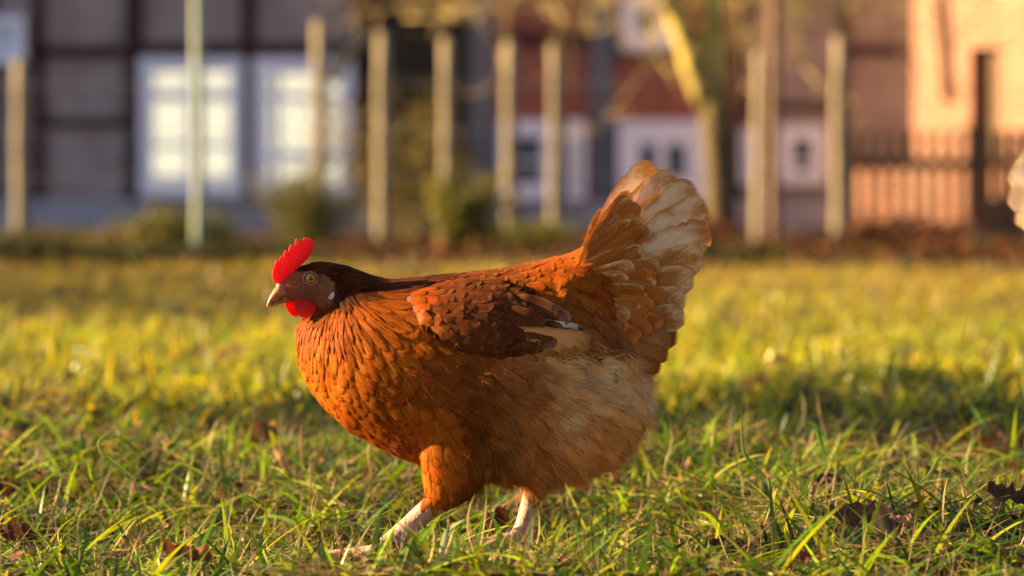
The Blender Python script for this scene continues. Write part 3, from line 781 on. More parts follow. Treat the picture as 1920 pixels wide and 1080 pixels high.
    for side in (1, -1):
        for (b_, t_, w_, c1, c2, bow, yy) in TAIL:
            if yy > 32: t_ = (t_[0] + r.normal(0, 4), t_[1] + r.normal(0, 5)); w_ = w_ * r.uniform(.85, 1.05)
            f = long_feather(b_, t_, w_, np.clip(np.array(c1) * ta[0] + ta[1], 0, .9), np.clip(np.array(c2) * ta[0] + ta[1], 0, .9), bow, -20 - yy * 1.2, -2 - yy * .75, .16, .12 if yy < 40 else .45, side=side)
            f.build('tail_feather', fan, M['quill'])
    # overlapping tail coverts
    for side in (1, -1):
        cf = Feathers()
        for i in range(60):
            u = r.random(); v = r.random()
            bx, by = 1085 + 55 * v, 452 + 140 * u
            ang = R(-54 + 84 * u + r.normal(0, 6)); Lc = r.uniform(72, 118)
            c1 = np.array((.38, .11, .016)) * r.uniform(.75, 1.25); c2 = (np.array((.46, .155, .035)) if r.random() < .6 else np.array((.66, .36, .14))) * r.uniform(.7, 1.15)
            f = long_feather((bx, by), (bx + Lc * math.cos(ang), by + Lc * math.sin(ang)), r.uniform(26, 38), np.clip(c1 * ta[0] + ta[1], 0, .9), np.clip(c2 * ta[0] + ta[1], 0, .9), r.uniform(0, 6), -72 - 12 * u + 20 * v, -44 - 40 * u, .22, r.uniform(.15, .6), side=side)
            cf.V += f.V; cf.F += [q_ + cf.n for q_ in f.F]; cf.c += f.c; cf.c2 += f.c2; cf.st += f.st; cf.n += f.n
        cf.build('tail_coverts', fan, M['quill'])
    # ---- comb, wattles, beak, eyes
    comb = [(517,529),(512.5,518),(513.5,504),(517,493),(520,485.5),(522,486),(524.5,488),(528,479.5),(530,480),(532.5,482.5),(535.5,468),(537.5,468.5),(541,475),(545.5,457),(547.5,457.5),(551.5,466),(556.5,446.5),(558.8,447),(561.5,459),(565.5,447.5),(568,451),(571,446),(580,445),(587,450),(590.5,459),(588,470),(580,483),(569,494),(562,502),(553,514),(547,527),(534,531)]
    comb = [q_ for a, b in zip(comb, comb[1:] + comb[:1]) for q_ in (a, ((a[0]*2+b[0])/3, (a[1]*2+b[1])/3), ((a[0]+b[0]*2)/3, (a[1]+b[1]*2)/3))]
    flat_solid('comb', smooth_outline(comb, 1), 4.2, turn, M['comb'], root, False)
    w1 = smooth_outline([(552,562),(559,553),(575,562),(590,565),(597,572),(594,583),(585,592),(574,596),(563,592),(556,580)])
    w2 = smooth_outline([(534,564),(546,560),(558,566),(565,584),(558,595),(549,592),(541,584),(535,573)])
    flat_solid('wattle', w1, 4.5, lambda x: turn(x) - 19, M['comb'], root); flat_solid('wattle', w2, 4.5, lambda x: turn(x) + 13, M['comb'], root)
    tr = lambda L_: [(a, b, c, d, w, turn((a + c) / 2)) for (a, b, c, d, w, _) in L_]
    ub = MB(); ub.add(*loft(tr([(532,524,541,556,15,0),(524,531,533,559,13,0),(516,541,524,563,10,0),(509,553,514,568,7,0),(504.5,564,507,573,3.6,0),(502.5,571,503.5,576,1.2,0)]), 20))
    bk = ub.build('beak', M['beak'], root, True)
    lb = MB(); lb.add(*loft(tr([(548,556,545,567,12,0),(530,560,530,568,9.5,0),(518,566,519,572,6.5,0),(510,570,511,574.5,3,0)]), 16))
    lb.build('lower_mandible', M['beak'], bk, True)
    cere = MB()
    for sgn in (-1, 1): cere.tube([hp(521, 533, turn(521) + sgn * 7), hp(528, 537, turn(528) + sgn * 10), hp(537, 539, turn(537) + sgn * 13)], [2.5 * S, 5.0 * S, 3 * S], 10)
    cere.build('nostril_fold', simple('cere', (.50, .17, .11), (.36, .12, .08), 300, .5, .3, .001), bk, True)
    for sgn in (-1, 1):
        hit = bvh.ray_cast(Vector(hp(583, 521, sgn * 400)), Vector((0, -sgn, 0)))
        yy = hit[0].y / S
        c = np.array(hp(583, 521, yy - sgn * 4.0)); rad = 10.5 * S
        bm = bmesh.new(); bmesh.ops.create_uvsphere(bm, u_segments=32, v_segments=24, radius=rad)
        bmesh.ops.rotate(bm, verts=bm.verts, matrix=Matrix.Rotation(R(90), 3, 'X'))
        for f in bm.faces:
            cc = f.calc_center_median(); q_ = math.hypot(cc.x, cc.z) / rad
            f.material_index = 0 if q_ < .36 else (1 if q_ < .84 else 2)
            f.smooth = True
        me = bpy.data.meshes.new('eye'); bm.to_mesh(me); bm.free()
        for m_ in ('pupil', 'iris', 'eye_white'): me.materials.append(M[m_])
        eo = link(bpy.data.objects.new('eye', me), root)
        eo.location = tuple(c)
        eo.rotation_euler = (0, 0, R(15))
        lid = MB(); pts = [Vector((12.0 * S * math.cos(a) * 1.06, 0, 12.0 * S * math.sin(a))) for a in np.linspace(0, 2 * math.pi, 33)]
        lid.tube(pts, 2.1 * S, 8, False)
        lo = lid.build('eyelid', M['eyelid'], eo, True); lo.location = (0, sgn * 4.2 * S, 0)
        el = flat_solid('earlobe', smooth_outline([(622,550),(628,544),(631,552),(627,560),(620,561),(617,556)]), 3.5, bvh.ray_cast(Vector(hp(624, 552, sgn * 400)), Vector((0, -sgn, 0)))[0].y / S, M['lobe'], root)
    # claws
    for toe in TOE_N + TOE_F:
        a, b = np.array(hp(*toe[-2][:3])), np.array(hp(*toe[-1][:3])); d = b - a; d /= np.linalg.norm(d)
        cm = MB(); cm.tube([b - d * 3 * S, b + d * 7 * S, b + d * 14 * S + np.array([0, 0, -6 * S])], [4.2 * S, 3.2 * S, .6 * S], 8)
        cm.build('claw', M['beak'], root, True)
    return root

hen = make_hen('russet brown hen with bright red comb striding left through the grass', ((1, 1, 1), (0, 0, 0)), 11)
hen2 = make_hen('pale cream hen facing away, only its tail showing at the picture edge', ((.75, .9, 1.1), (.34, .29, .21)), 12, .35)
hen2.rotation_euler = (0, 0, R(176)); hen2.scale = (1.13,) * 3
hen2.location = (P(1884, 330, .6).x + .216, .6, .0)

# ------------------------------------------------------------------ grass
def blades(name, x, y, L, W, az, lean, curve, col, K, r, mat, z0=None, twist=.5):
    N = len(x); z = gh(x, y) if z0 is None else z0
    t = np.linspace(0, 1, K + 1)
    th = lean[:, None] + curve[:, None] * t[None]          # angle from the vertical along the blade
    dt = 1.0 / K
    mid = (th[:, :-1] + th[:, 1:]) / 2
    h = np.concatenate([np.zeros((N, 1)), np.cumsum(np.sin(mid) * dt, 1)], 1) * L[:, None]
    v = np.concatenate([np.zeros((N, 1)), np.cumsum(np.cos(mid) * dt, 1)], 1) * L[:, None]
    ca, sa = np.cos(az), np.sin(az)
    p = np.stack([x[:, None] + h * ca[:, None], y[:, None] + h * sa[:, None], (z - .004)[:, None] + np.maximum(v, .002 + .003 * t[None])], 2)
    tw = r.normal(0, twist, N)
    sv = np.stack([-sa * np.cos(tw) , ca * np.cos(tw), np.sin(tw)], 1)
    w = (W[:, None] * .5 * np.clip(np.minimum(.55 + t[None] * 2, 1) * (1 - t[None] ** 2.5), .03, 1))[..., None]
    V = np.stack([p - sv[:, None] * w, p + sv[:, None] * w], 2).reshape(-1, 3)
    b = ((np.arange(N) * (K + 1) * 2)[:, None] + (np.arange(K) * 2)[None]).ravel()
    F = np.stack([b, b + 1, b + 3, b + 2], 1)
    C = np.repeat(col, (K + 1) * 2, axis=0)
    return V, F, C

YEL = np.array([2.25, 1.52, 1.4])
def frustum_pts(N, d0, d1, r, pw=1.0, margin=1.12):
    """points on the lawn seen between distances d0 and d1 from the camera"""
    d = d0 + (d1 - d0) * r.random(N) ** pw
    x = r.uniform(-1, 1, N) * d * .1333 * margin + r.normal(0, .02, N)
    return x, d + CAM_Y

def patch(x, y, f, ph=0.0):
    return .5 + .25 * (np.sin(x * f + 1.7 * np.sin(y * f * .7 + ph)) + np.sin(y * f * 1.1 + 2.1 * np.sin(x * f * .6 - ph)))

GREEN = np.array([[.125, .215, .005], [.20, .275, .006], [.04, .09, .005], [.30, .305, .010], [.05, .10, .017]])
STRAW = np.array([[.42, .29, .10], [.26, .15, .055], [.50, .38, .16], [.14, .07, .03], [.34, .19, .05], [.09, .05, .022], [.18, .10, .04]]) * .74

def bare(x, y):
    """1 on turf, near 0 on the scratched bare soil"""
    b = np.exp(-(((x - .52) / .19) ** 2 + ((y - 1.12) / .36) ** 2)) + np.exp(-(((x - .38) / .07) ** 2 + ((y + .02) / .10) ** 2)) + .9 * np.exp(-(((x + .62) / .12) ** 2 + ((y - 1.1) / .3) ** 2))
    b = b + 1.1 * np.exp(-(((x + .135) / .085) ** 2 + ((y + .12) / .13) ** 2)) + .6 * np.exp(-(((x - .01) / .04) ** 2 + ((y + .06) / .10) ** 2))
    return np.clip(1.05 - b, .03, 1)

def lawn():
    r = np.random.default_rng(21); parts = []; dry = []
    def clumps(N, nc, d0, d1, spread, pw=1.0):
        cx, cy = frustum_pts(nc, d0, d1, r, pw)
        k = r.integers(0, nc, N)
        return cx[k] + r.normal(0, spread, N), cy[k] + r.normal(0, spread * 1.4, N), k
    def col(pal, N, jit=.22, bias=None):
        c = pal[r.integers(0, len(pal), N)] * np.clip(r.normal(1, jit, (N, 1)), .45, 1.8)
        return c
    # near, sharp zone
    N = 17000; x, y, k = clumps(N, 900, 3.1, 5.2, .022, 1.0)
    az = r.uniform(0, 2 * math.pi, 900)[k] + r.normal(0, .7, N)
    L = np.clip(r.gamma(4, .0085, N), .012, .09); keep = (r.random(N) < (.06 + 1.1 * patch(x, y, 9) ** 1.3)) & (r.random(N) < bare(x, y))
    a = [q_[keep] for q_ in (x, y, L, r.uniform(.0024, .006, N), az, r.uniform(.2, 1.25, N), r.uniform(.1, 1.7, N))]
    parts.append(blades('g', *a, col(GREEN, keep.sum()), 6, r, None))
    # long blades pressed flat
    N = 9000; x, y = frustum_pts(N, 3.1, 5.0, r); k_ = r.random(N) < bare(x, y); x, y = x[k_], y[k_]; N = len(x)
    parts.append(blades('g', x, y, r.uniform(.04, .12, N), r.uniform(.003, .0065, N), r.uniform(0, 6.28, N), r.uniform(.6, 1.35, N), r.uniform(.2, 1.3, N), col(GREEN, N), 7, r, None, twist=.3))
    # mid
    N = 40000; x, y, k = clumps(N, 2600, 5.0, 9.0, .04, .9); k_ = r.random(N) < bare(x, y); x, y = x[k_], y[k_]; N = len(x)
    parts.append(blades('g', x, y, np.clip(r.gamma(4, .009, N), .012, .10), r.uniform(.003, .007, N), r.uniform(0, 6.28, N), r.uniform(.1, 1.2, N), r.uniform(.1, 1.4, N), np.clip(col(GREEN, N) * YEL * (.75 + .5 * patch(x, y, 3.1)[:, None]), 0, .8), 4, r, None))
    # far
    N = 42000; x, y, k = clumps(N, 4000, 8.6, 17.2, .07, .9)
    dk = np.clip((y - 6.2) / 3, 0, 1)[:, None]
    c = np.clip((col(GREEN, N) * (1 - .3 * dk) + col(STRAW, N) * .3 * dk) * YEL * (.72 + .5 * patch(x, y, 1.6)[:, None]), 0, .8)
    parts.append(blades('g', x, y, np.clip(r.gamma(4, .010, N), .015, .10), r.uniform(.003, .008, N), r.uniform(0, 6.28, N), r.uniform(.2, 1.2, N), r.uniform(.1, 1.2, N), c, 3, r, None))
    # dry thatch, near
    N = 40000; x, y = frustum_pts(N, 3.1, 5.2, r)
    keep = (r.random(N) < .25 + .9 * (1 - patch(x, y, 9))) & (r.random(N) < .35 + .65 * bare(x, y)) & (r.random(N) > .8 * np.exp(-(((x + .135) / .085) ** 2 + ((y + .12) / .13) ** 2))); x, y = x[keep], y[keep]; N = len(x)
    dry.append(blades('d', x, y, r.uniform(.015, .07, N), r.uniform(.0006, .0024, N), r.uniform(0, 6.28, N), np.where(r.random(N) < .85, r.uniform(1.15, 1.75, N), r.uniform(.3, 1.2, N)), r.normal(0, .8, N), col(STRAW, N, .3), 7, r, None, z0=gh(x, y) + r.uniform(0, .018, N)))
    N = 220; x, y = frustum_pts(N, 3.1, 4.6, r)
    dry.append(blades('d', x, y, r.uniform(.03, .09, N), r.uniform(.0006, .0018, N), r.uniform(0, 6.28, N), r.uniform(.0, .7, N), r.normal(0, 2.6, N), col(STRAW, N, .3), 10, r, None, z0=gh(x, y)))
    N = 8000; x, y = frustum_pts(N, 5.0, 9.0, r)
    dry.append(blades('d', x, y, r.uniform(.02, .08, N), r.uniform(.001, .0035, N), r.uniform(0, 6.28, N), r.uniform(.9, 1.7, N), r.normal(0, 1.0, N), col(STRAW, N, .3), 4, r, None, z0=gh(x, y) + r.uniform(0, .015, N)))
    N = 8000; x, y = frustum_pts(N, 8.6, 17.5, r)
    dry.append(blades('d', x, y, r.uniform(.03, .12, N), r.uniform(.002, .005, N), r.uniform(0, 6.28, N), r.uniform(.2, 1.4, N), r.normal(0, .8, N), col(STRAW, N, .3), 3, r, None))
    def cat(ps):
        V = []; F = []; C = []; n = 0
        for v, f, c in ps: V.append(v); F.append(f + n); C.append(c); n += len(v)
        return np.concatenate(V), np.concatenate(F), np.concatenate(C)
    V, F, C = cat(parts)
    tag(np_mesh('grass', V, F, M['grass'], None, True, {'col': ('C', C)}), 'short green lawn grass lit from behind', 'grass', kind='stuff')
    V, F, C = cat(dry)
    tag(np_mesh('dry_grass', V, F, M['thatch'], None, True, {'col': ('C', C)}), 'straw coloured dead grass and roots matted in the lawn', 'dry grass', kind='stuff')
lawn()

def single_blade(name, pts, w, c, label, mat, wfun=None):
    """one named blade through world points"""
    pts = np.array([tuple(p) for p in pts]); n = 24
    tt = np.linspace(0, 1, len(pts)); t = np.linspace(0, 1, n)
    p = np.stack([np.interp(t, tt, pts[:, i]) for i in range(3)], 1)
    for _ in range(6): p[1:-1] = (p[:-2] + 2 * p[1:-1] + p[2:]) / 4
    tan = np.gradient(p, axis=0); tan /= np.linalg.norm(tan, axis=1, keepdims=True)
    sv = np.cross(tan, np.tile([.25, 1, .1], (n, 1))); sv /= np.linalg.norm(sv, axis=1, keepdims=True)
    ww = (w * .5 * np.minimum(1, .5 + t * 2) * np.clip(1 - t ** 3, .03, 1))[:, None]
    fold = np.cross(sv, tan) * ww * .35
    V = np.stack([p - sv * ww + fold, p, p + sv * ww + fold], 1).reshape(-1, 3)
    b = (np.arange(n - 1) * 3); F = np.concatenate([np.stack([b, b + 1, b + 4, b + 3], 1), np.stack([b + 1, b + 2, b + 5, b + 4], 1)])
    o = np_mesh(name, V, F, mat, None, True, {'col': ('C', np.tile(c, (len(V), 1)))})
    return tag(o, label, 'grass blade')
single_blade('grass_blade', [P(735,1100,-.42), P(750,1060,-.40), P(775,1015,-.37), P(812,985,-.34)], .0125, (.13, .25, .02), 'broad blurred green grass blade standing in front of the striding leg', M['grass'])
single_blade('grass_blade', [P(838,1100,-.38), P(826,1040,-.38), P(838,990,-.36), P(872,974,-.34)], .006, (.34, .36, .2), 'pale curved grass blade between the two legs, out of focus', M['grass'])
single_blade('grass_blade', [P(1450,1030,-.03), P(1447,960,-.03), P(1443,895,-.03)], .0045, (.10, .17, .03), 'straight upright grass stalk right of the hen', M['grass'])
single_blade('grass_blade', [P(1545,850,.35), P(1530,800,.35), P(1512,790,.35)], .005, (.14, .26, .03), 'short bright blade with bent tip before the bare soil', M['grass'])
single_blade('grass_blade', [P(1440,900,.15), P(1392,850,.15), P(1390,765,.15)], .004, (.16, .28, .03), 'tall sunlit blade rising alone right of the rump', M['grass'])
single_blade('grass_blade', [P(1700,920,.1), P(1740,900,.1), P(1762,850,.1), P(1800,865,.1), P(1815,920,.1)], .0035, (.30, .36, .06), 'hooped yellow green blade near the right edge', M['grass'])
single_blade('grass_blade', [P(255,900,.2), P(195,855,.2), P(180,830,.2), P(225,790,.2)], .0045, (.28, .34, .05), 'pale slanting blade above the dark oak leaf', M['grass'])

# ------------------------------------------------------------------ fallen leaves
def oak_mesh(r, lobes=4, size=.04, curl=.5):
    pts = []; i0 = r.uniform(0, 6)
    n = 48
    for i in range(n):
        t = i / (n - 1)
        w = .36 * math.sin(math.pi * min(1, t * .92 + .05)) ** .7 * (1 + (.16 + .12 * math.sin(5 * t + i0)) * math.sin(t * lobes * 2 * math.pi + .8 * math.sin(3 * t + i0))) * (.55 + .5 * t)
        pts.append((t, max(w, .015)))
    cols = [-1, -.5, 0, .5, 1]
    V = []; a = r.normal(0, .5); b = r.normal(0, .5)
    for (t, w) in pts:
        for s in cols:
            x = (t - .5) * size; yv = s * w * size
            z = curl * size * (.5 * (s * w) ** 2 * 2 + .35 * (t - .5) ** 2 * 2 + .10 * math.sin(6 * t + a * 3) * s + .05 * math.sin(17 * t + b))
            V.append((x, yv, z))
    m = len(cols); F = []
    for i in range(n - 1):
        for j in range(m - 1): F.append((i*m+j, i*m+j+1, (i+1)*m+j+1, (i+1)*m+j))
    return np.array(V), np.array(F)

def leaf(loc, size, c, rot, label, group=None, seed=0, curl=.6):
    r = np.random.default_rng(seed)
    V, F = oak_mesh(r, r.integers(3, 5), size, curl)
    o = np_mesh('fallen_leaf', V, F, M['leaf'], None, True, {'col': ('C', np.tile(c, (len(V), 1)))})
    # petiole
    o.location = loc; o.rotation_euler = rot
    return tag(o, label, 'leaf', group)

BRN = (.13, .058, .024); ORN = (.28, .12, .04); PINK = (.38, .21, .125); TAN = (.31, .19, .085)
LEAVES = [(198,875,.35,.052,BRN,(1.2,.2,.3),'dark brown lobed oak leaf standing in the grass at left'),
 (262,905,.25,.03,PINK,(.5,.1,.8),'small pale pink leaf just right of the dark oak leaf'),
 (940,945,.25,.055,(0.115,0.040,0.015),(.8,-.2,.2),'dark red leaf lying behind the two legs'),
 (1150,1012,-.05,.034,ORN,(.9,.3,1.2),'curled rust leaf on the grass below the rump'),
 (1600,1052,-.2,.055,(0.194,0.095,0.034),(.9,.2,.4),'large curled brown leaf at the bottom edge, right'),
 (1652,1050,-.15,.05,(0.108,0.075,0.043),(1.1,-.3,1.0),'grey brown leaf tucked beside the large curled leaf'),
 (1690,1000,-.1,.022,PINK,(.6,.2,.2),'tiny pale leaf above the large curled leaf'),
 (1370,1040,-.15,.045,(0.158,0.070,0.025),(.7,.1,.5),'torn reddish leaf in the grass below the upright stalk'),
 (1492,1076,-.24,.025,(0.216,0.075,0.025),(.8,0,.2),'red tipped leaf cut by the bottom edge'),
 (1715,762,.95,.03,PINK,(.9,.2,.4),'pale pink leaf out on the lawn before the bare soil'),
 (1898,688,1.6,.05,(0.245,0.110,0.021),(1.3,.1,.2),'upright rust leaf on the lawn at the right edge'),
 (315,575,4.6,.09,(0.446,0.400,0.204),(1.1,.2,.3),'large pale tan leaf far out on the lawn at left'),
 (1760,955,.02,.05,(0.144,0.090,0.034),(.3,.2,.4),'flat brown leaf lying on the bare soil'),
 (1895,970,-.05,.045,(0.144,0.060,0.030),(.7,.2,.1),'dark leaf half hidden by grass at the right edge'),
 (520,905,.12,.038,TAN,(1.1,.4,1.3),'folded straw coloured leaf upright left of the breast'),
 (22,1062,-.18,.05,(0.144,0.050,0.021),(.5,.2,.5),'dark leaf in the bottom left corner'),
 (350,1072,-.22,.04,(0.202,0.070,0.025),(.6,.2,.1),'red brown leaf at the bottom edge below the grass'),
 (8,905,.2,.035,(0.173,0.040,0.017),(.9,.2,.1),'small dark red leaf at the left edge'),
 (985,955,.16,.03,(0.173,0.100,0.034),(.4,.4,1.2),'brown leaf against the far leg'),
 (880,978,.05,.022,(0.173,0.070,0.025),(1.0,.4,1.4),'narrow rust leaf between the two legs')]
for i, (px, py, Y, sz, c, rot, lab) in enumerate(LEAVES):
    p = P(px, py, Y); z = float(gh(p.x, Y))
    # find the distance where this pixel meets the lawn, then settle the leaf on it
    yy = Y
    for _ in range(12):
        p = P(px, py, yy); dz = p.z - float(gh(p.x, yy)) - .012
        yy += dz * (yy - CAM_Y) / max(.05, CAM_H); yy = min(max(yy, -.4), 11)
    p = P(px, py, yy)
    leaf((p.x, yy, float(gh(p.x, yy)) + (.034 if yy < 1.2 else .02)), sz * (1.08 if yy < 1.2 else 1), c, rot, lab, None, i, .7)
rl = np.random.default_rng(5)
for i in range(70):
    x, y = frustum_pts(1, 4.4, 16, rl, 1.0); x, y = float(x[0]), float(y[0])
    c = [BRN, ORN, PINK, TAN][rl.integers(0, 4)]
    leaf((x, y, float(gh(x, y)) + .02), rl.uniform(.035, .07), c, (rl.uniform(.2, 1.2), rl.uniform(-.4, .4), rl.uniform(0, 6)),
         'small dead leaf scattered on the blurred lawn behind the hen', 'dead leaves scattered over the lawn', 100 + i, .8)

# leaf litter along the far edge of the lawn
def litter():
    r = np.random.default_rng(8); N = 5200
    y = r.uniform(13.2, 20.5, N); x = r.uniform(-1, 1, N) * (y - CAM_Y) * .15
    sz = r.uniform(.04, .085, N)
    base = np.array([[-.5, 0, 0], [-.1, -.35, .1], [.5, 0, .04], [-.1, .35, .1]])
    a, b, c_ = r.uniform(0, 6.28, N), r.normal(0, .7, N), r.normal(0, .7, N)
    V = base[None] * sz[:, None, None]
    Rz = np.stack([np.stack([np.cos(a), -np.sin(a), 0*a], 1), np.stack([np.sin(a), np.cos(a), 0*a], 1), np.stack([0*a, 0*a, 1+0*a], 1)], 1)
    Rx = np.stack([np.stack([1+0*b, 0*b, 0*b], 1), np.stack([0*b, np.cos(b), -np.sin(b)], 1), np.stack([0*b, np.sin(b), np.cos(b)], 1)], 1)
    Ry = np.stack([np.stack([np.cos(c_), 0*b, np.sin(c_)], 1), np.stack([0*b, 1+0*b, 0*b], 1), np.stack([-np.sin(c_), 0*b, np.cos(c_)], 1)], 1)
    V = np.einsum('nij,njk,nkl,nml->nmi', Rz, Rx, Ry, V)
    V += np.stack([x, y, gh(x, y) + r.uniform(.0, .035, N)], 1)[:, None]
    pal = np.array([[.10, .03, .012], [.20, .06, .02], [.28, .12, .035], [.05, .02, .010], [.03, .016, .009], [.06, .06, .015]])
    C = np.repeat(pal[r.integers(0, 6, N)] * r.uniform(.5, 1.2, (N, 1)), 4, 0)
    q_ = np.arange(N)[:, None] * 4 + np.arange(4)[None]
    tag(np_mesh('leaf_litter', V.reshape(-1, 3), q_, M['leaf'], None, False, {'col': ('C', C)}), 'brown leaf litter banked along the far edge of the lawn', 'leaf litter', kind='stuff')
litter()
def crumbs():
    r = np.random.default_rng(18); N = 3800; x, y = frustum_pts(N, 3.1, 5.4, r); k = r.random(N) < .25 + .9 * (1 - patch(x, y, 9)) + (1 - bare(x, y)); x, y = x[k], y[k]; N = len(x)
    sz = r.uniform(.004, .018, N); d = r.normal(0, 1, (N, 3)); d[:, 2] *= .5; d /= np.linalg.norm(d, axis=1, keepdims=True)
    s_ = np.cross(d, r.normal(0, 1, (N, 3)) + [0, 0, 2]); s_ /= np.linalg.norm(s_, axis=1, keepdims=True); u_ = np.cross(d, s_)
    c = np.stack([x, y, gh(x, y) + r.uniform(.004, .024, N)], 1); z_ = sz[:, None]
    V = np.stack([c, c + d * z_ * .45 + s_ * z_ * .3, c + d * z_ + u_ * z_ * .2, c + d * z_ * .5 - s_ * z_ * .28 + u_ * z_ * .15], 1).reshape(-1, 3)
    pal = np.array([[.10, .04, .018], [.2, .08, .03], [.32, .16, .07], [.06, .03, .018], [.26, .16, .07]])
    C = np.repeat(pal[r.integers(0, 5, N)] * r.uniform(.6, 1.2, (N, 1)), 4, 0)
    tag(np_mesh('leaf_crumbs', V, np.arange(N)[:, None] * 4 + np.arange(4)[None], M['leaf'], None, False, {'col': ('C', C)}), 'crumbled dead leaves and bark bits in the near grass', 'leaf litter', kind='stuff')
crumbs()

# ------------------------------------------------------------------ farmhouse (left and middle)
HY = 32.4
def rect(mb, x0, x1, y0, y1, Yf, depth):
    a = P(x0, y1, Yf); b = P(x1, y0, Yf); mb.box(a.x, b.x, Yf, Yf + depth, a.z, b.z)
house = empty('farmhouse', (P(700, 430, HY).x, HY, 0)); tag(house, 'half timbered farmhouse with dark beams, red brick and white windows', 'house')
hloc = Vector(house.location)
def hbuild(mb, name, mat, parent=None, bevel=0):
    mb.v = [(v[0] - hloc.x, v[1] - hloc.y, v[2] - hloc.z) for v in mb.v]
    return mb.build(name, mat, parent or house, False, bevel)
GZ = 0.0
wl, wr = P(-500, 0, HY).x, P(1790, 0, HY).x
mb = MB(); mb.box(wl, wr, HY + .10, HY + 7, GZ, 3.1); hbuild(mb, 'wall', M['plaster'])
# roof
mb = MB(); mb.add([(wl-.3, HY-.35, 2.95), (wr+.3, HY-.35, 2.95), (wr+.3, HY+3.5, 5.9), (wl-.3, HY+3.5, 5.9), (wl-.3, HY+7.4, 2.95), (wr+.3, HY+7.4, 2.95),
                   (wl-.3, HY-.35, 3.1), (wr+.3, HY-.35, 3.1), (wr+.3, HY+3.5, 6.05), (wl-.3, HY+3.5, 6.05), (wl-.3, HY+7.4, 3.1), (wr+.3, HY+7.4, 3.1)],
                  [(0,3,2,1),(3,4,5,2),(6,7,8,9),(9,8,11,10),(0,1,7,6),(4,10,11,5),(0,6,9,3),(3,9,10,4),(1,2,8,7),(2,5,11,8)])
hbuild(mb, 'roof', M['roof'])
for tri_x in (wl, wr - .1):
    mb = MB(); mb.add([(tri_x, HY+.12, 3.1), (tri_x, HY+6.9, 3.1), (tri_x, HY+3.5, 5.85), (tri_x+.1, HY+.12, 3.1), (tri_x+.1, HY+6.9, 3.1), (tri_x+.1, HY+3.5, 5.85)],
                      [(0,2,1),(3,4,5),(0,1,4,3),(1,2,5,4),(2,0,3,5)]); hbuild(mb, 'gable', M['plaster'])
# infill panels
for (x0, x1, y0, y1, m_) in [(-500,-12,-200,372,'brick_red'),(-12,250,-200,372,'plaster'),(252,662,-200,372,'plaster'),(662,880,-40,372,'dark'),(662,880,-200,-40,'brick_red'),
                             (930,1110,-200,372,'brick_red'),(1150,1385,-200,372,'brick_red'),(1385,1790,-200,372,'plaster')]:
    mb = MB(); rect(mb, x0, x1, y0, y1, HY + .045, .055); hbuild(mb, 'infill_panel', M[m_])
mb = MB(); rect(mb, -500, 1790, 372, 445, HY + .02, .08); hbuild(mb, 'plinth', M['plinth'])
# timber
for (x0, x1, y0, y1, m_) in [(235,268,-200,372,'timber'),(452,480,-200,372,'timber'),(660,672,-200,372,'timber'),(-30,-8,-200,372,'timber'),(880,930,-200,372,'timber_grey'),(1108,1152,-200,372,'timber_grey'),(1385,1402,-200,372,'timber'),(1575,1592,-200,372,'timber'),
                             (70,235,84,108,'timber'),(70,235,222,242,'timber'),(60,82,-200,372,'timber'),(268,452,80,106,'timber'),(480,660,80,106,'timber'),(672,880,20,40,'timber'),
                             (930,1108,60,86,'timber'),(1152,1385,100,112,'timber'),(1402,1575,190,206,'timber'),(1592,1790,84,104,'timber')]:
    mb = MB(); rect(mb, x0, x1, y0, y1, HY, .10); hbuild(mb, 'timber_beam', M[m_])

def window(x0, x1, y0, y1, bars_x=(), bars_y=(), fw=22, label=None, glass='glass', light=None):
    mb = MB(); F_ = HY - .12
    rect(mb, x0, x0 + fw, y0, y1, F_, .16); rect(mb, x1 - fw, x1, y0, y1, F_, .16)
    rect(mb, x0 + fw, x1 - fw, y0, y0 + fw, F_, .16); rect(mb, x0 + fw, x1 - fw, y1 - fw, y1, F_, .16)
    for (b0, b1) in bars_x: rect(mb, b0, b1, y0 + fw, y1 - fw, F_ + .003, .07)
    xs_ = [x0 + fw] + [q_ for b in bars_x for q_ in b] + [x1 - fw]
    for (b0, b1) in bars_y:
        for k in range(0, len(xs_), 2): rect(mb, xs_[k], xs_[k + 1], b0, b1, F_ + .006, .06)
    w = hbuild(mb, 'window', M['white_paint'])
    if label: w['label'] = label
    mb = MB(); rect(mb, x0 + fw, x1 - fw, y0 + fw, y1 - fw, HY - .045, .004)
    zz = [v[2] for v in mb.v]; z0_, z1_ = min(zz), max(zz)
    mb.v = [(v[0], v[1] + .045 * (v[2] - z0_) / (z1_ - z0_) - .0, v[2]) for v in mb.v]; g_ = hbuild(mb, 'pane', M[glass], w)
    return w
window(262,454,108,368,[(350,366)],[(170,186),(268,276),(330,342)],22)
window(476,662,108,368,[(512,524),(584,606)],[(176,186),(282,296)],26)
window(-30,44,30,120,[],[],16,glass='white_paint')
window(936,1046,226,374,[],[(300,306)],30,glass='glass_dark')
window(1062,1098,226,374,[],[],14)
window(1160,1326,226,372,[(1230,1250)],[(262,270)],40,glass='glass_dark')
window(1166,1262,-10,94,[],[],30,glass='glass_dark')
window(1390,1412,240,345,[],[],8); window(1462,1548,236,346,[],[(300,306)],26,glass='glass_dark')
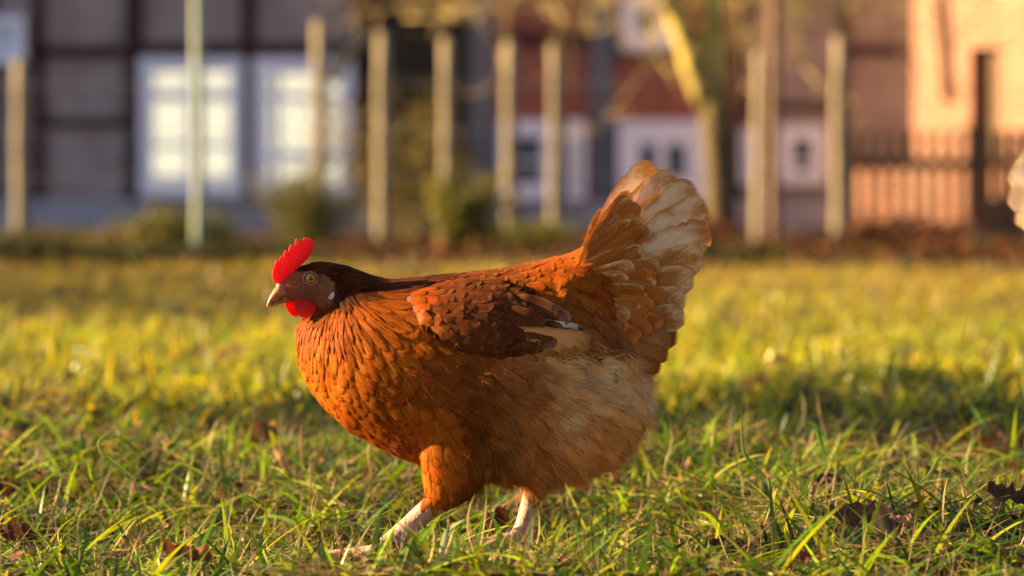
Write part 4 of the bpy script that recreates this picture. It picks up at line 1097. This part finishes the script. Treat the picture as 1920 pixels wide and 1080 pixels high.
# ------------------------------------------------------------------ sunlit brick building (right), turned to the sun
BA = R(-50)                        # its face looks to the left and to the camera
bp = P(1712, 430, 29.5)
bb = empty('brick_building', (bp.x, bp.y, 0), BA); tag(bb, 'sunlit pale brick building with narrow dark door opening at right', 'building')
mb = MB(); mb.box(0, .66, 0, 5, 0, 4.2); mb.box(.66, 1.02, 0, 5, 0, .55); mb.box(.66, 1.02, 0, 5, 1.6, 4.2); mb.box(1.02, 6, 0, 5, 0, 4.2); mb.box(.66, 1.02, .25, 5, .55, 1.6); mb.build('wall', M['brick_lit'], bb)
mb = MB(); mb.box(.663, 1.017, .12, .16, .553, 1.597); mb.build('shutter', M['picket'], bb)
mb = MB(); mb.tube([(.30, -.05, 4.1), (.30, -.05, 2.1), (.37, -.05, 1.55), (.42, -.05, 1.15)], .03, 8); mb.build('drainpipe', M['post_brown'], bb, True)
mb = MB(); mb.add([(-.3,-.3,4.2),(6.3,-.3,4.2),(6.3,5.3,4.2),(-.3,5.3,4.2),(-.3,2.5,6.2),(6.3,2.5,6.2)], [(0,1,5,4),(2,3,4,5),(0,4,3),(1,2,5),(0,3,2,1)]); mb.build('roof', M['roof'], bb)

bp = P(1604, 440, 28.8)
lw = empty('brick_wall', (bp.x, bp.y, 0), R(-38)); tag(lw, 'low sunlit brick garden wall behind the picket fence', 'wall')
mb = MB(); mb.box(0, 1.16, 0, .22, 0, .58); mb.build('masonry', M['brick_lit'], lw)
mb = MB(); mb.box(-.03, 1.19, -.04, .26, .583, .64); mb.build('coping', M['dark'], lw, bevel=.01)

# ------------------------------------------------------------------ fences, posts
def row(px): return 21.5 - (px - 40) * .00085
def post(px, top, base, w, Y, mat, label, square=False, group='wooden posts of the run fence', lean=0.0, tall=None):
    if Y == FY: Y = row(px)
    b = P(px, base, Y); t = P(px, top, Y); z0 = float(gh(b.x, Y)) - .05
    h = t.z - z0; k = (Y - CAM_Y) / 3.6; rr = w * .43 * S * k
    o = empty('fence_post', (b.x, Y, z0 + .05)); tag(o, label, 'post', group)
    mb = MB()
    if square: mb.box(-rr, rr, -rr, rr, -.05, h - .05)
    else:
        zs = np.linspace(0, 1, 9); mb.tube([(lean * h * q_ + random.uniform(-.004, .004), 0, -.05 + q_ * h) for q_ in zs], [rr * (1.04 - .08 * q_) for q_ in zs], 14, True, .05)
        mb.tube([(lean * h, 0, h - .05), (lean * h, 0, h - .05 + rr * .35), (lean * h, 0, h - .05 + rr * .5)], [rr * .95, rr * .7, rr * .2], 14)
    mb.build('shaft', mat, o, not square, .006 if square else 0)
    # wire staples
    for q_ in (.25, .55, .85):
        sm = MB(); sm.tube([(-rr*.5, -rr*.98, h*q_), (0, -rr*1.12, h*q_), (rr*.5, -rr*.98, h*q_)], .004, 6); sm.build('staple', M['wire'], o, True)
    return o
FY = 20.9
post(40, 118, 440, 34, FY, M['post'], 'sunlit wooden fence post at the far left')
pole = post(372, -160, 470, 24, 15.0, M['post_green'], 'tall slim pale green pole in front of the first white window', group=None)
p600 = post(600, 44, 450, 32, FY, M['post'], 'round topped post with diagonal brace behind the olive bush')
mb = MB(); a, b = P(618, 150, row(600)), P(684, 60, row(600)); l_ = Vector(p600.location); mb.tube([a - l_, b - l_], .045, 10); mb.build('brace', M['post'], p600, True)
post(718, 66, 450, 33, FY, M['post'], 'upright wooden post just right of the second white window')
post(839, 76, 450, 32, FY, M['post'], 'upright wooden post rising from the yellow green tuft')
post(957, 82, 450, 31, FY, M['post'], 'wooden post overlapping the left edge of a small white window')
post(1041, 88, 450, 28, FY, M['post'], 'wooden post overlapping the right edge of a small white window')
post(1425, 102, 456, 30, 20.0, M['post'], 'pale shorter half of the paired posts right of the tree')
post(1451, -160, 460, 26, 20.3, M['post_brown'], 'brown taller half of the paired posts right of the tree', group=None)
post(1574, 74, 440, 32, FY, M['post'], 'wooden post left of the picket fence')
# wires
wz = MB()
wx = [-200, 40, 600, 718, 839, 957, 1041, 1574]
for z in (.15, .45, .75, 1.05):
    pts_ = [P(q_, 0, row(q_)) for q_ in wx]; wz.tube([(q_.x, q_.y - .07, z + (.004 if k_ % 2 else -.004)) for k_, q_ in enumerate(pts_)], .0025, 6)
w = wz.build('fence_wire', M['wire'], None, True); tag(w, 'thin horizontal wires strung along the wooden posts', 'wire')
# picket fence
PY = 27.3
pf = empty('picket_fence', (P(1600, 445, PY).x, PY, 0)); tag(pf, 'brown wooden picket fence with dark top rail at right', 'fence')
l_ = Vector(pf.location)
def pk(x0, x1, y0, y1, Y, d):
    a = P(x0, y1, Y); b = P(x1, y0, Y); m2 = MB(); m2.box(a.x - l_.x, b.x - l_.x, Y - l_.y, Y - l_.y + d, max(a.z, 0.02), b.z); return m2
for i, x in enumerate(np.arange(1592, 1990, 27.5)):
    wide = 14 if x < 1812 else 22
    m2 = pk(x, x + wide, 240 + random.uniform(-3, 3), 448, PY, .02)
    zt = max(v[2] for v in m2.v); xm = sum(v[0] for v in m2.v) / 8
    m2.v = [(v[0], v[1], v[2] - (.03 if v[2] > zt - 1e-4 else 0)) for v in m2.v]
    b0 = len(m2.v); m2.add([(m2.v[4]), (m2.v[5]), (m2.v[6]), (m2.v[7]), (xm, m2.v[4][1], zt), (xm, m2.v[6][1], zt)], [(0,1,4),(2,3,5),(1,2,5,4),(3,0,4,5)])
    m2.build('picket', M['picket'], pf)
pk(1585, 1995, 296, 312, PY + .022, .04).build('rail', M['dark'], pf)
pk(1585, 1995, 424, 434, PY + .022, .04).build('rail', M['dark'], pf)
pk(1812, 1836, 235, 448, PY + .07, .1).build('post', M['dark'], pf)

# ------------------------------------------------------------------ trees and shrubs
def limb(mb, p, d, L, r0, r1, n=8, wob=.12, seed=0, sides=9):
    rr = np.random.default_rng(seed); pts = [Vector(p)]; d = Vector(d).normalized(); rad = [r0]
    for i in range(n):
        d = (d + Vector(rr.normal(0, wob, 3))).normalized(); pts.append(pts[-1] + d * (L / n)); rad.append(r0 + (r1 - r0) * (i + 1) / n)
    mb.tube(pts, rad, sides, True, .10); return pts, d

TY = 22.0
tb = P(1352, 445, TY)
tree = empty('bare_tree', (tb.x, TY, 0)); tag(tree, 'forked bare tree with yellow lichen bark in front of the farmhouse', 'tree')
def tl(px, py, dy=0.0): return P(px, py, TY) - Vector((tb.x, TY - dy, 0))
tm = MB()
tm.tube([tl(1356, 460), tl(1352, 400), tl(1350, 330), tl(1345, 260), tl(1338, 190)], [.13, .105, .10, .10, .105], 14, True, .08)
tm.tube([tl(1340, 225), tl(1312, 160), tl(1290, 90), tl(1268, 30), tl(1235, -40), tl(1205, -160), tl(1190, -320)], [.085, .085, .08, .075, .07, .06, .04], 12, True, .08)
tm.tube([tl(1340, 225), tl(1342, 150), tl(1338, 80), tl(1336, 0), tl(1350, -120), tl(1345, -300)], [.085, .085, .08, .075, .065, .045], 12, True, .08)
tm.tube([tl(1236, -30), tl(1180, -70, .2), tl(1100, -110, .3), tl(980, -150, .4)], [.05, .04, .03, .02], 9)
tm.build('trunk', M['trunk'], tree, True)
cm = MB(); rt = np.random.default_rng(31)
starts = [tl(1100 - 130 * k, -110 - 10 * k, .3) for k in np.linspace(0, 1.4, 9)] + [tl(1205, -160)] * 4 + [tl(1190, -320)] * 4 + [tl(1350, -120)] * 6 + [tl(1345, -300)] * 5 + [tl(1236, -30)] * 4
lv = []
starts += [tl(float(rt.choice([rt.uniform(650, 1230), rt.uniform(1380, 1700)])), float(rt.uniform(-150, -5)), float(rt.uniform(.9, 2.0))) for _ in range(24)]
for i, s0 in enumerate(starts):
    d = Vector((rt.normal(0, 1), rt.normal(0, .6), rt.uniform(-.35, .6) if i < 35 else rt.uniform(-.1, .25)))
    pts, _ = limb(cm, s0, d, rt.uniform(.7, 1.5), .022 if i < 35 else .014, .008, 6, .22, 1000 + i, 6)
    for j in range(5):
        q_ = pts[rt.integers(1, len(pts))]
        d2 = Vector((rt.normal(0, 1), rt.normal(0, .6), rt.uniform(-.9, .5)))
        p2, _ = limb(cm, q_, d2, rt.uniform(.35, .8), .009, .004, 5, .28, 3000 + i * 7 + j, 5)
        for k_ in range(4):
            q2 = p2[rt.integers(1, len(p2))]
            p3, _ = limb(cm, q2, Vector(rt.normal(0, 1, 3)) + Vector((0, 0, -.3)), rt.uniform(.12, .35), .005, .0025, 3, .3, 9000 + i * 31 + j * 5 + k_, 4)
            lv += [p3[-1], p3[1]]
cm.build('crown', M['twig'], tree, True)

def leafy(name, loc, w, h, n, pal, label, cat, seed, size=(.02, .05), up=.5, stems=10, zmin=.01):
    """shrub: stems plus leaf-sized faces through the crown's volume"""
    r = np.random.default_rng(seed); o = empty(name, loc); tag(o, label, cat)
    sm = MB(); ends = []
    for i in range(stems):
        d = Vector((r.normal(0, .45), r.normal(0, .45), 1))
        pts, _ = limb(sm, (r.normal(0, w * .12), r.normal(0, w * .12), -.02), d, h * r.uniform(.6, .95), .008, .003, 5, .15, seed * 50 + i, 5); ends += pts[1:]
    sm.build('stem', M['twig'], o, True)
    e = np.array([tuple(v) for v in ends])
    c = e[r.integers(0, len(e), n)] + r.normal(0, 1, (n, 3)) * np.array([w * .16, w * .16, h * .09])
    c[:, 2] = np.where(c[:, 2] < zmin, zmin + np.abs(r.normal(0, .12, n)) * (h if zmin > .1 else .1), c[:, 2])
    sz = r.uniform(*size, n); d = r.normal(0, 1, (n, 3)); d[:, 2] += up; d /= np.linalg.norm(d, axis=1, keepdims=True)
    s_ = np.cross(d, r.normal(0, 1, (n, 3))); s_ /= np.linalg.norm(s_, axis=1, keepdims=True)
    V = np.stack([c, c + d * sz[:, None] * .5 + s_ * sz[:, None] * .22, c + d * sz[:, None], c + d * sz[:, None] * .5 - s_ * sz[:, None] * .22], 1).reshape(-1, 3)
    C = np.repeat(np.array(pal)[r.integers(0, len(pal), n)] * r.uniform(.5, 1.3, (n, 1)), 4, 0)
    np_mesh('foliage', V, np.arange(n)[:, None] * 4 + np.arange(4)[None], M['foliage'], o, False, {'col': ('C', C)})
    return o
OL = [(.10, .085, .012), (.16, .13, .02), (.07, .075, .012)]
YG = [(.15, .13, .018), (.24, .18, .03), (.10, .10, .016)]
GD = [(.40, .25, .05), (.32, .17, .04), (.45, .32, .09)]
def at(px, Y): q_ = P(px, 445, Y); return (q_.x, Y, float(gh(q_.x, Y)))
leafy('shrub', at(585, 18.6), .34, .55, 3000, OL, 'round olive bush in front of the braced post', 'bush', 51)
leafy('shrub', at(858, 18.8), .22, .48, 1500, YG, 'yellow green tuft at the foot of a fence post', 'bush', 52, (.03, .09), 1.6)
leafy('shrub', at(330, 17.0), .5, .28, 1600, OL, 'low dark green weeds at the foot of the slim pole', 'weeds', 53, (.03, .07), 1.0)
leafy('shrub', at(1000, 18.2), .5, .18, 1000, OL + YG[:1], 'low green weeds behind the saddle of the hen', 'weeds', 54, (.03, .07), 1.2)
leafy('shrub', at(140, 16.5), 1.1, .16, 2000, [(.09,.075,.012),(.16,.10,.02),(.05,.05,.01),(.2,.12,.03)], 'low yellowing weeds along the lawn edge at left', 'weeds', 55, (.03, .06), .6, 24)
leafy('shrub', at(760, 24.5), .5, 1.25, 2400, [(.10,.07,.015),(.2,.13,.03),(.05,.05,.012)], 'tall dull brown bush before the dark part of the house', 'bush', 57, (.04, .09), .2, 14)
leafy('shrub', at(1680, 20.5), 1.0, .2, 1800, [(.2,.07,.03),(.13,.05,.025),(.28,.12,.05)], 'low rust coloured bracken before the picket fence', 'bracken', 58, (.04, .08), .4, 24)
leafy('shrub', at(1320, 20.5), .5, .2, 900, [(.26,.085,.03),(.15,.05,.02)], 'small rust coloured plant behind the tail of the hen', 'bracken', 59, (.04, .08), .4, 14)

# unseen tree added left of view to shade the grass right of the hen
leafy('shade_tree', (-1.75, 2.05, float(gh(-1.75, 2.05))), .66, 1.5, 2600, OL, 'unseen leafy tree added left of the lawn for its shade, nearest to the hen', 'tree', 64, (.05, .11), .2, 12, .66)
# unseen white house added behind the camera to put glare in the farmhouse panes
wh = empty('glare_house', (-12.5, -30, 0), R(-140)); tag(wh, 'unseen white house added as a reflector for the farmhouse windows', 'house')
mb = MB(); mb.box(-12, 0, 0, 7, 0, 8.6); mb.build('wall', M['white_paint'], wh)
mb = MB(); mb.add([(-12.4,-.4,8.6),(.4,-.4,8.6),(.4,7.4,8.6),(-12.4,7.4,8.6),(-12.4,3.5,9.8),(.4,3.5,9.8)], [(0,1,5,4),(2,3,4,5),(0,4,3),(1,2,5),(0,3,2,1)]); mb.build('roof', simple('blue_roof', (.05, .07, .10), (.08, .11, .15), 5, .6), wh)  # roof tinted blue to stand in for sky in the panes
# unseen bushes added past the left edge to shade the far lawn
for hx, hy, hh, sd_ in ((-6.6, 8.6, 2.3, 61), (-7.2, 10.4, 2.8, 62), (-7.6, 12.2, 2.6, 63)):
    leafy('shade_bush', (hx, hy, float(gh(hx, hy))), 1.3, hh, 3800, OL, 'unseen tall bush added left of the lawn to throw its shadow over it', 'bush', sd_, (.08, .18), .2, 26)['group'] = 'unseen bushes added left of the lawn'
EV = [(.022, .032, .008), (.04, .05, .010), (.016, .02, .006), (.07, .05, .012)]
for k_, (px_, w_, lab_) in enumerate([(45, .8, 'low dark evergreen below the far left post'), (205, .8, 'low dark evergreen between the far left post and the slim pole'), (345, .6, 'low dark evergreen at the foot of the slim pole, lawn side'), (470, .7, 'low dark evergreen left of the comb of the hen'), (1345, .6, 'low dark evergreen right of the tail of the hen')]):
    leafy('shrub', at(px_, 14.1), w_, .13, 1500, EV, lab_, 'bush', 71 + k_, (.025, .055), .5, 18)
# clod of soil with roots, right of the hen
def clod(px, py, size, label, seed):
    yy = .1
    for _ in range(12):
        p = P(px, py, yy); yy += (p.z - float(gh(p.x, yy)) - size * .3) * (yy - CAM_Y) / CAM_H
    p = P(px, py, yy); bm = bmesh.new(); bmesh.ops.create_icosphere(bm, subdivisions=4, radius=size * .5)
    r = np.random.default_rng(seed); ks = [(r.normal(0, 1, 3) * f / size, r.uniform(0, 6), a) for f, a in [(4, .16)] * 4 + [(11, .07)] * 5 + [(24, .035)] * 6]
    for v in bm.verts:
        c = np.array(v.co); k = 1 + sum(a * math.sin(float(q_ @ c) + ph) for q_, ph, a in ks); v.co = Vector((c[0] * k * 1.25, c[1] * k, c[2] * k * .8))
    me = bpy.data.meshes.new('soil_clod'); bm.to_mesh(me); bm.free(); me.materials.append(M['soil'])
    o = link(bpy.data.objects.new('soil_clod', me)); o.location = (p.x, yy, float(gh(p.x, yy)) + size * .18)
    return tag(o, label, 'clod')
clod(1545, 925, .038, 'dark clod of soil and roots in the grass right of the hen', 1)
clod(1690, 870, .05, 'low lump of bare brown soil behind the clod', 2)
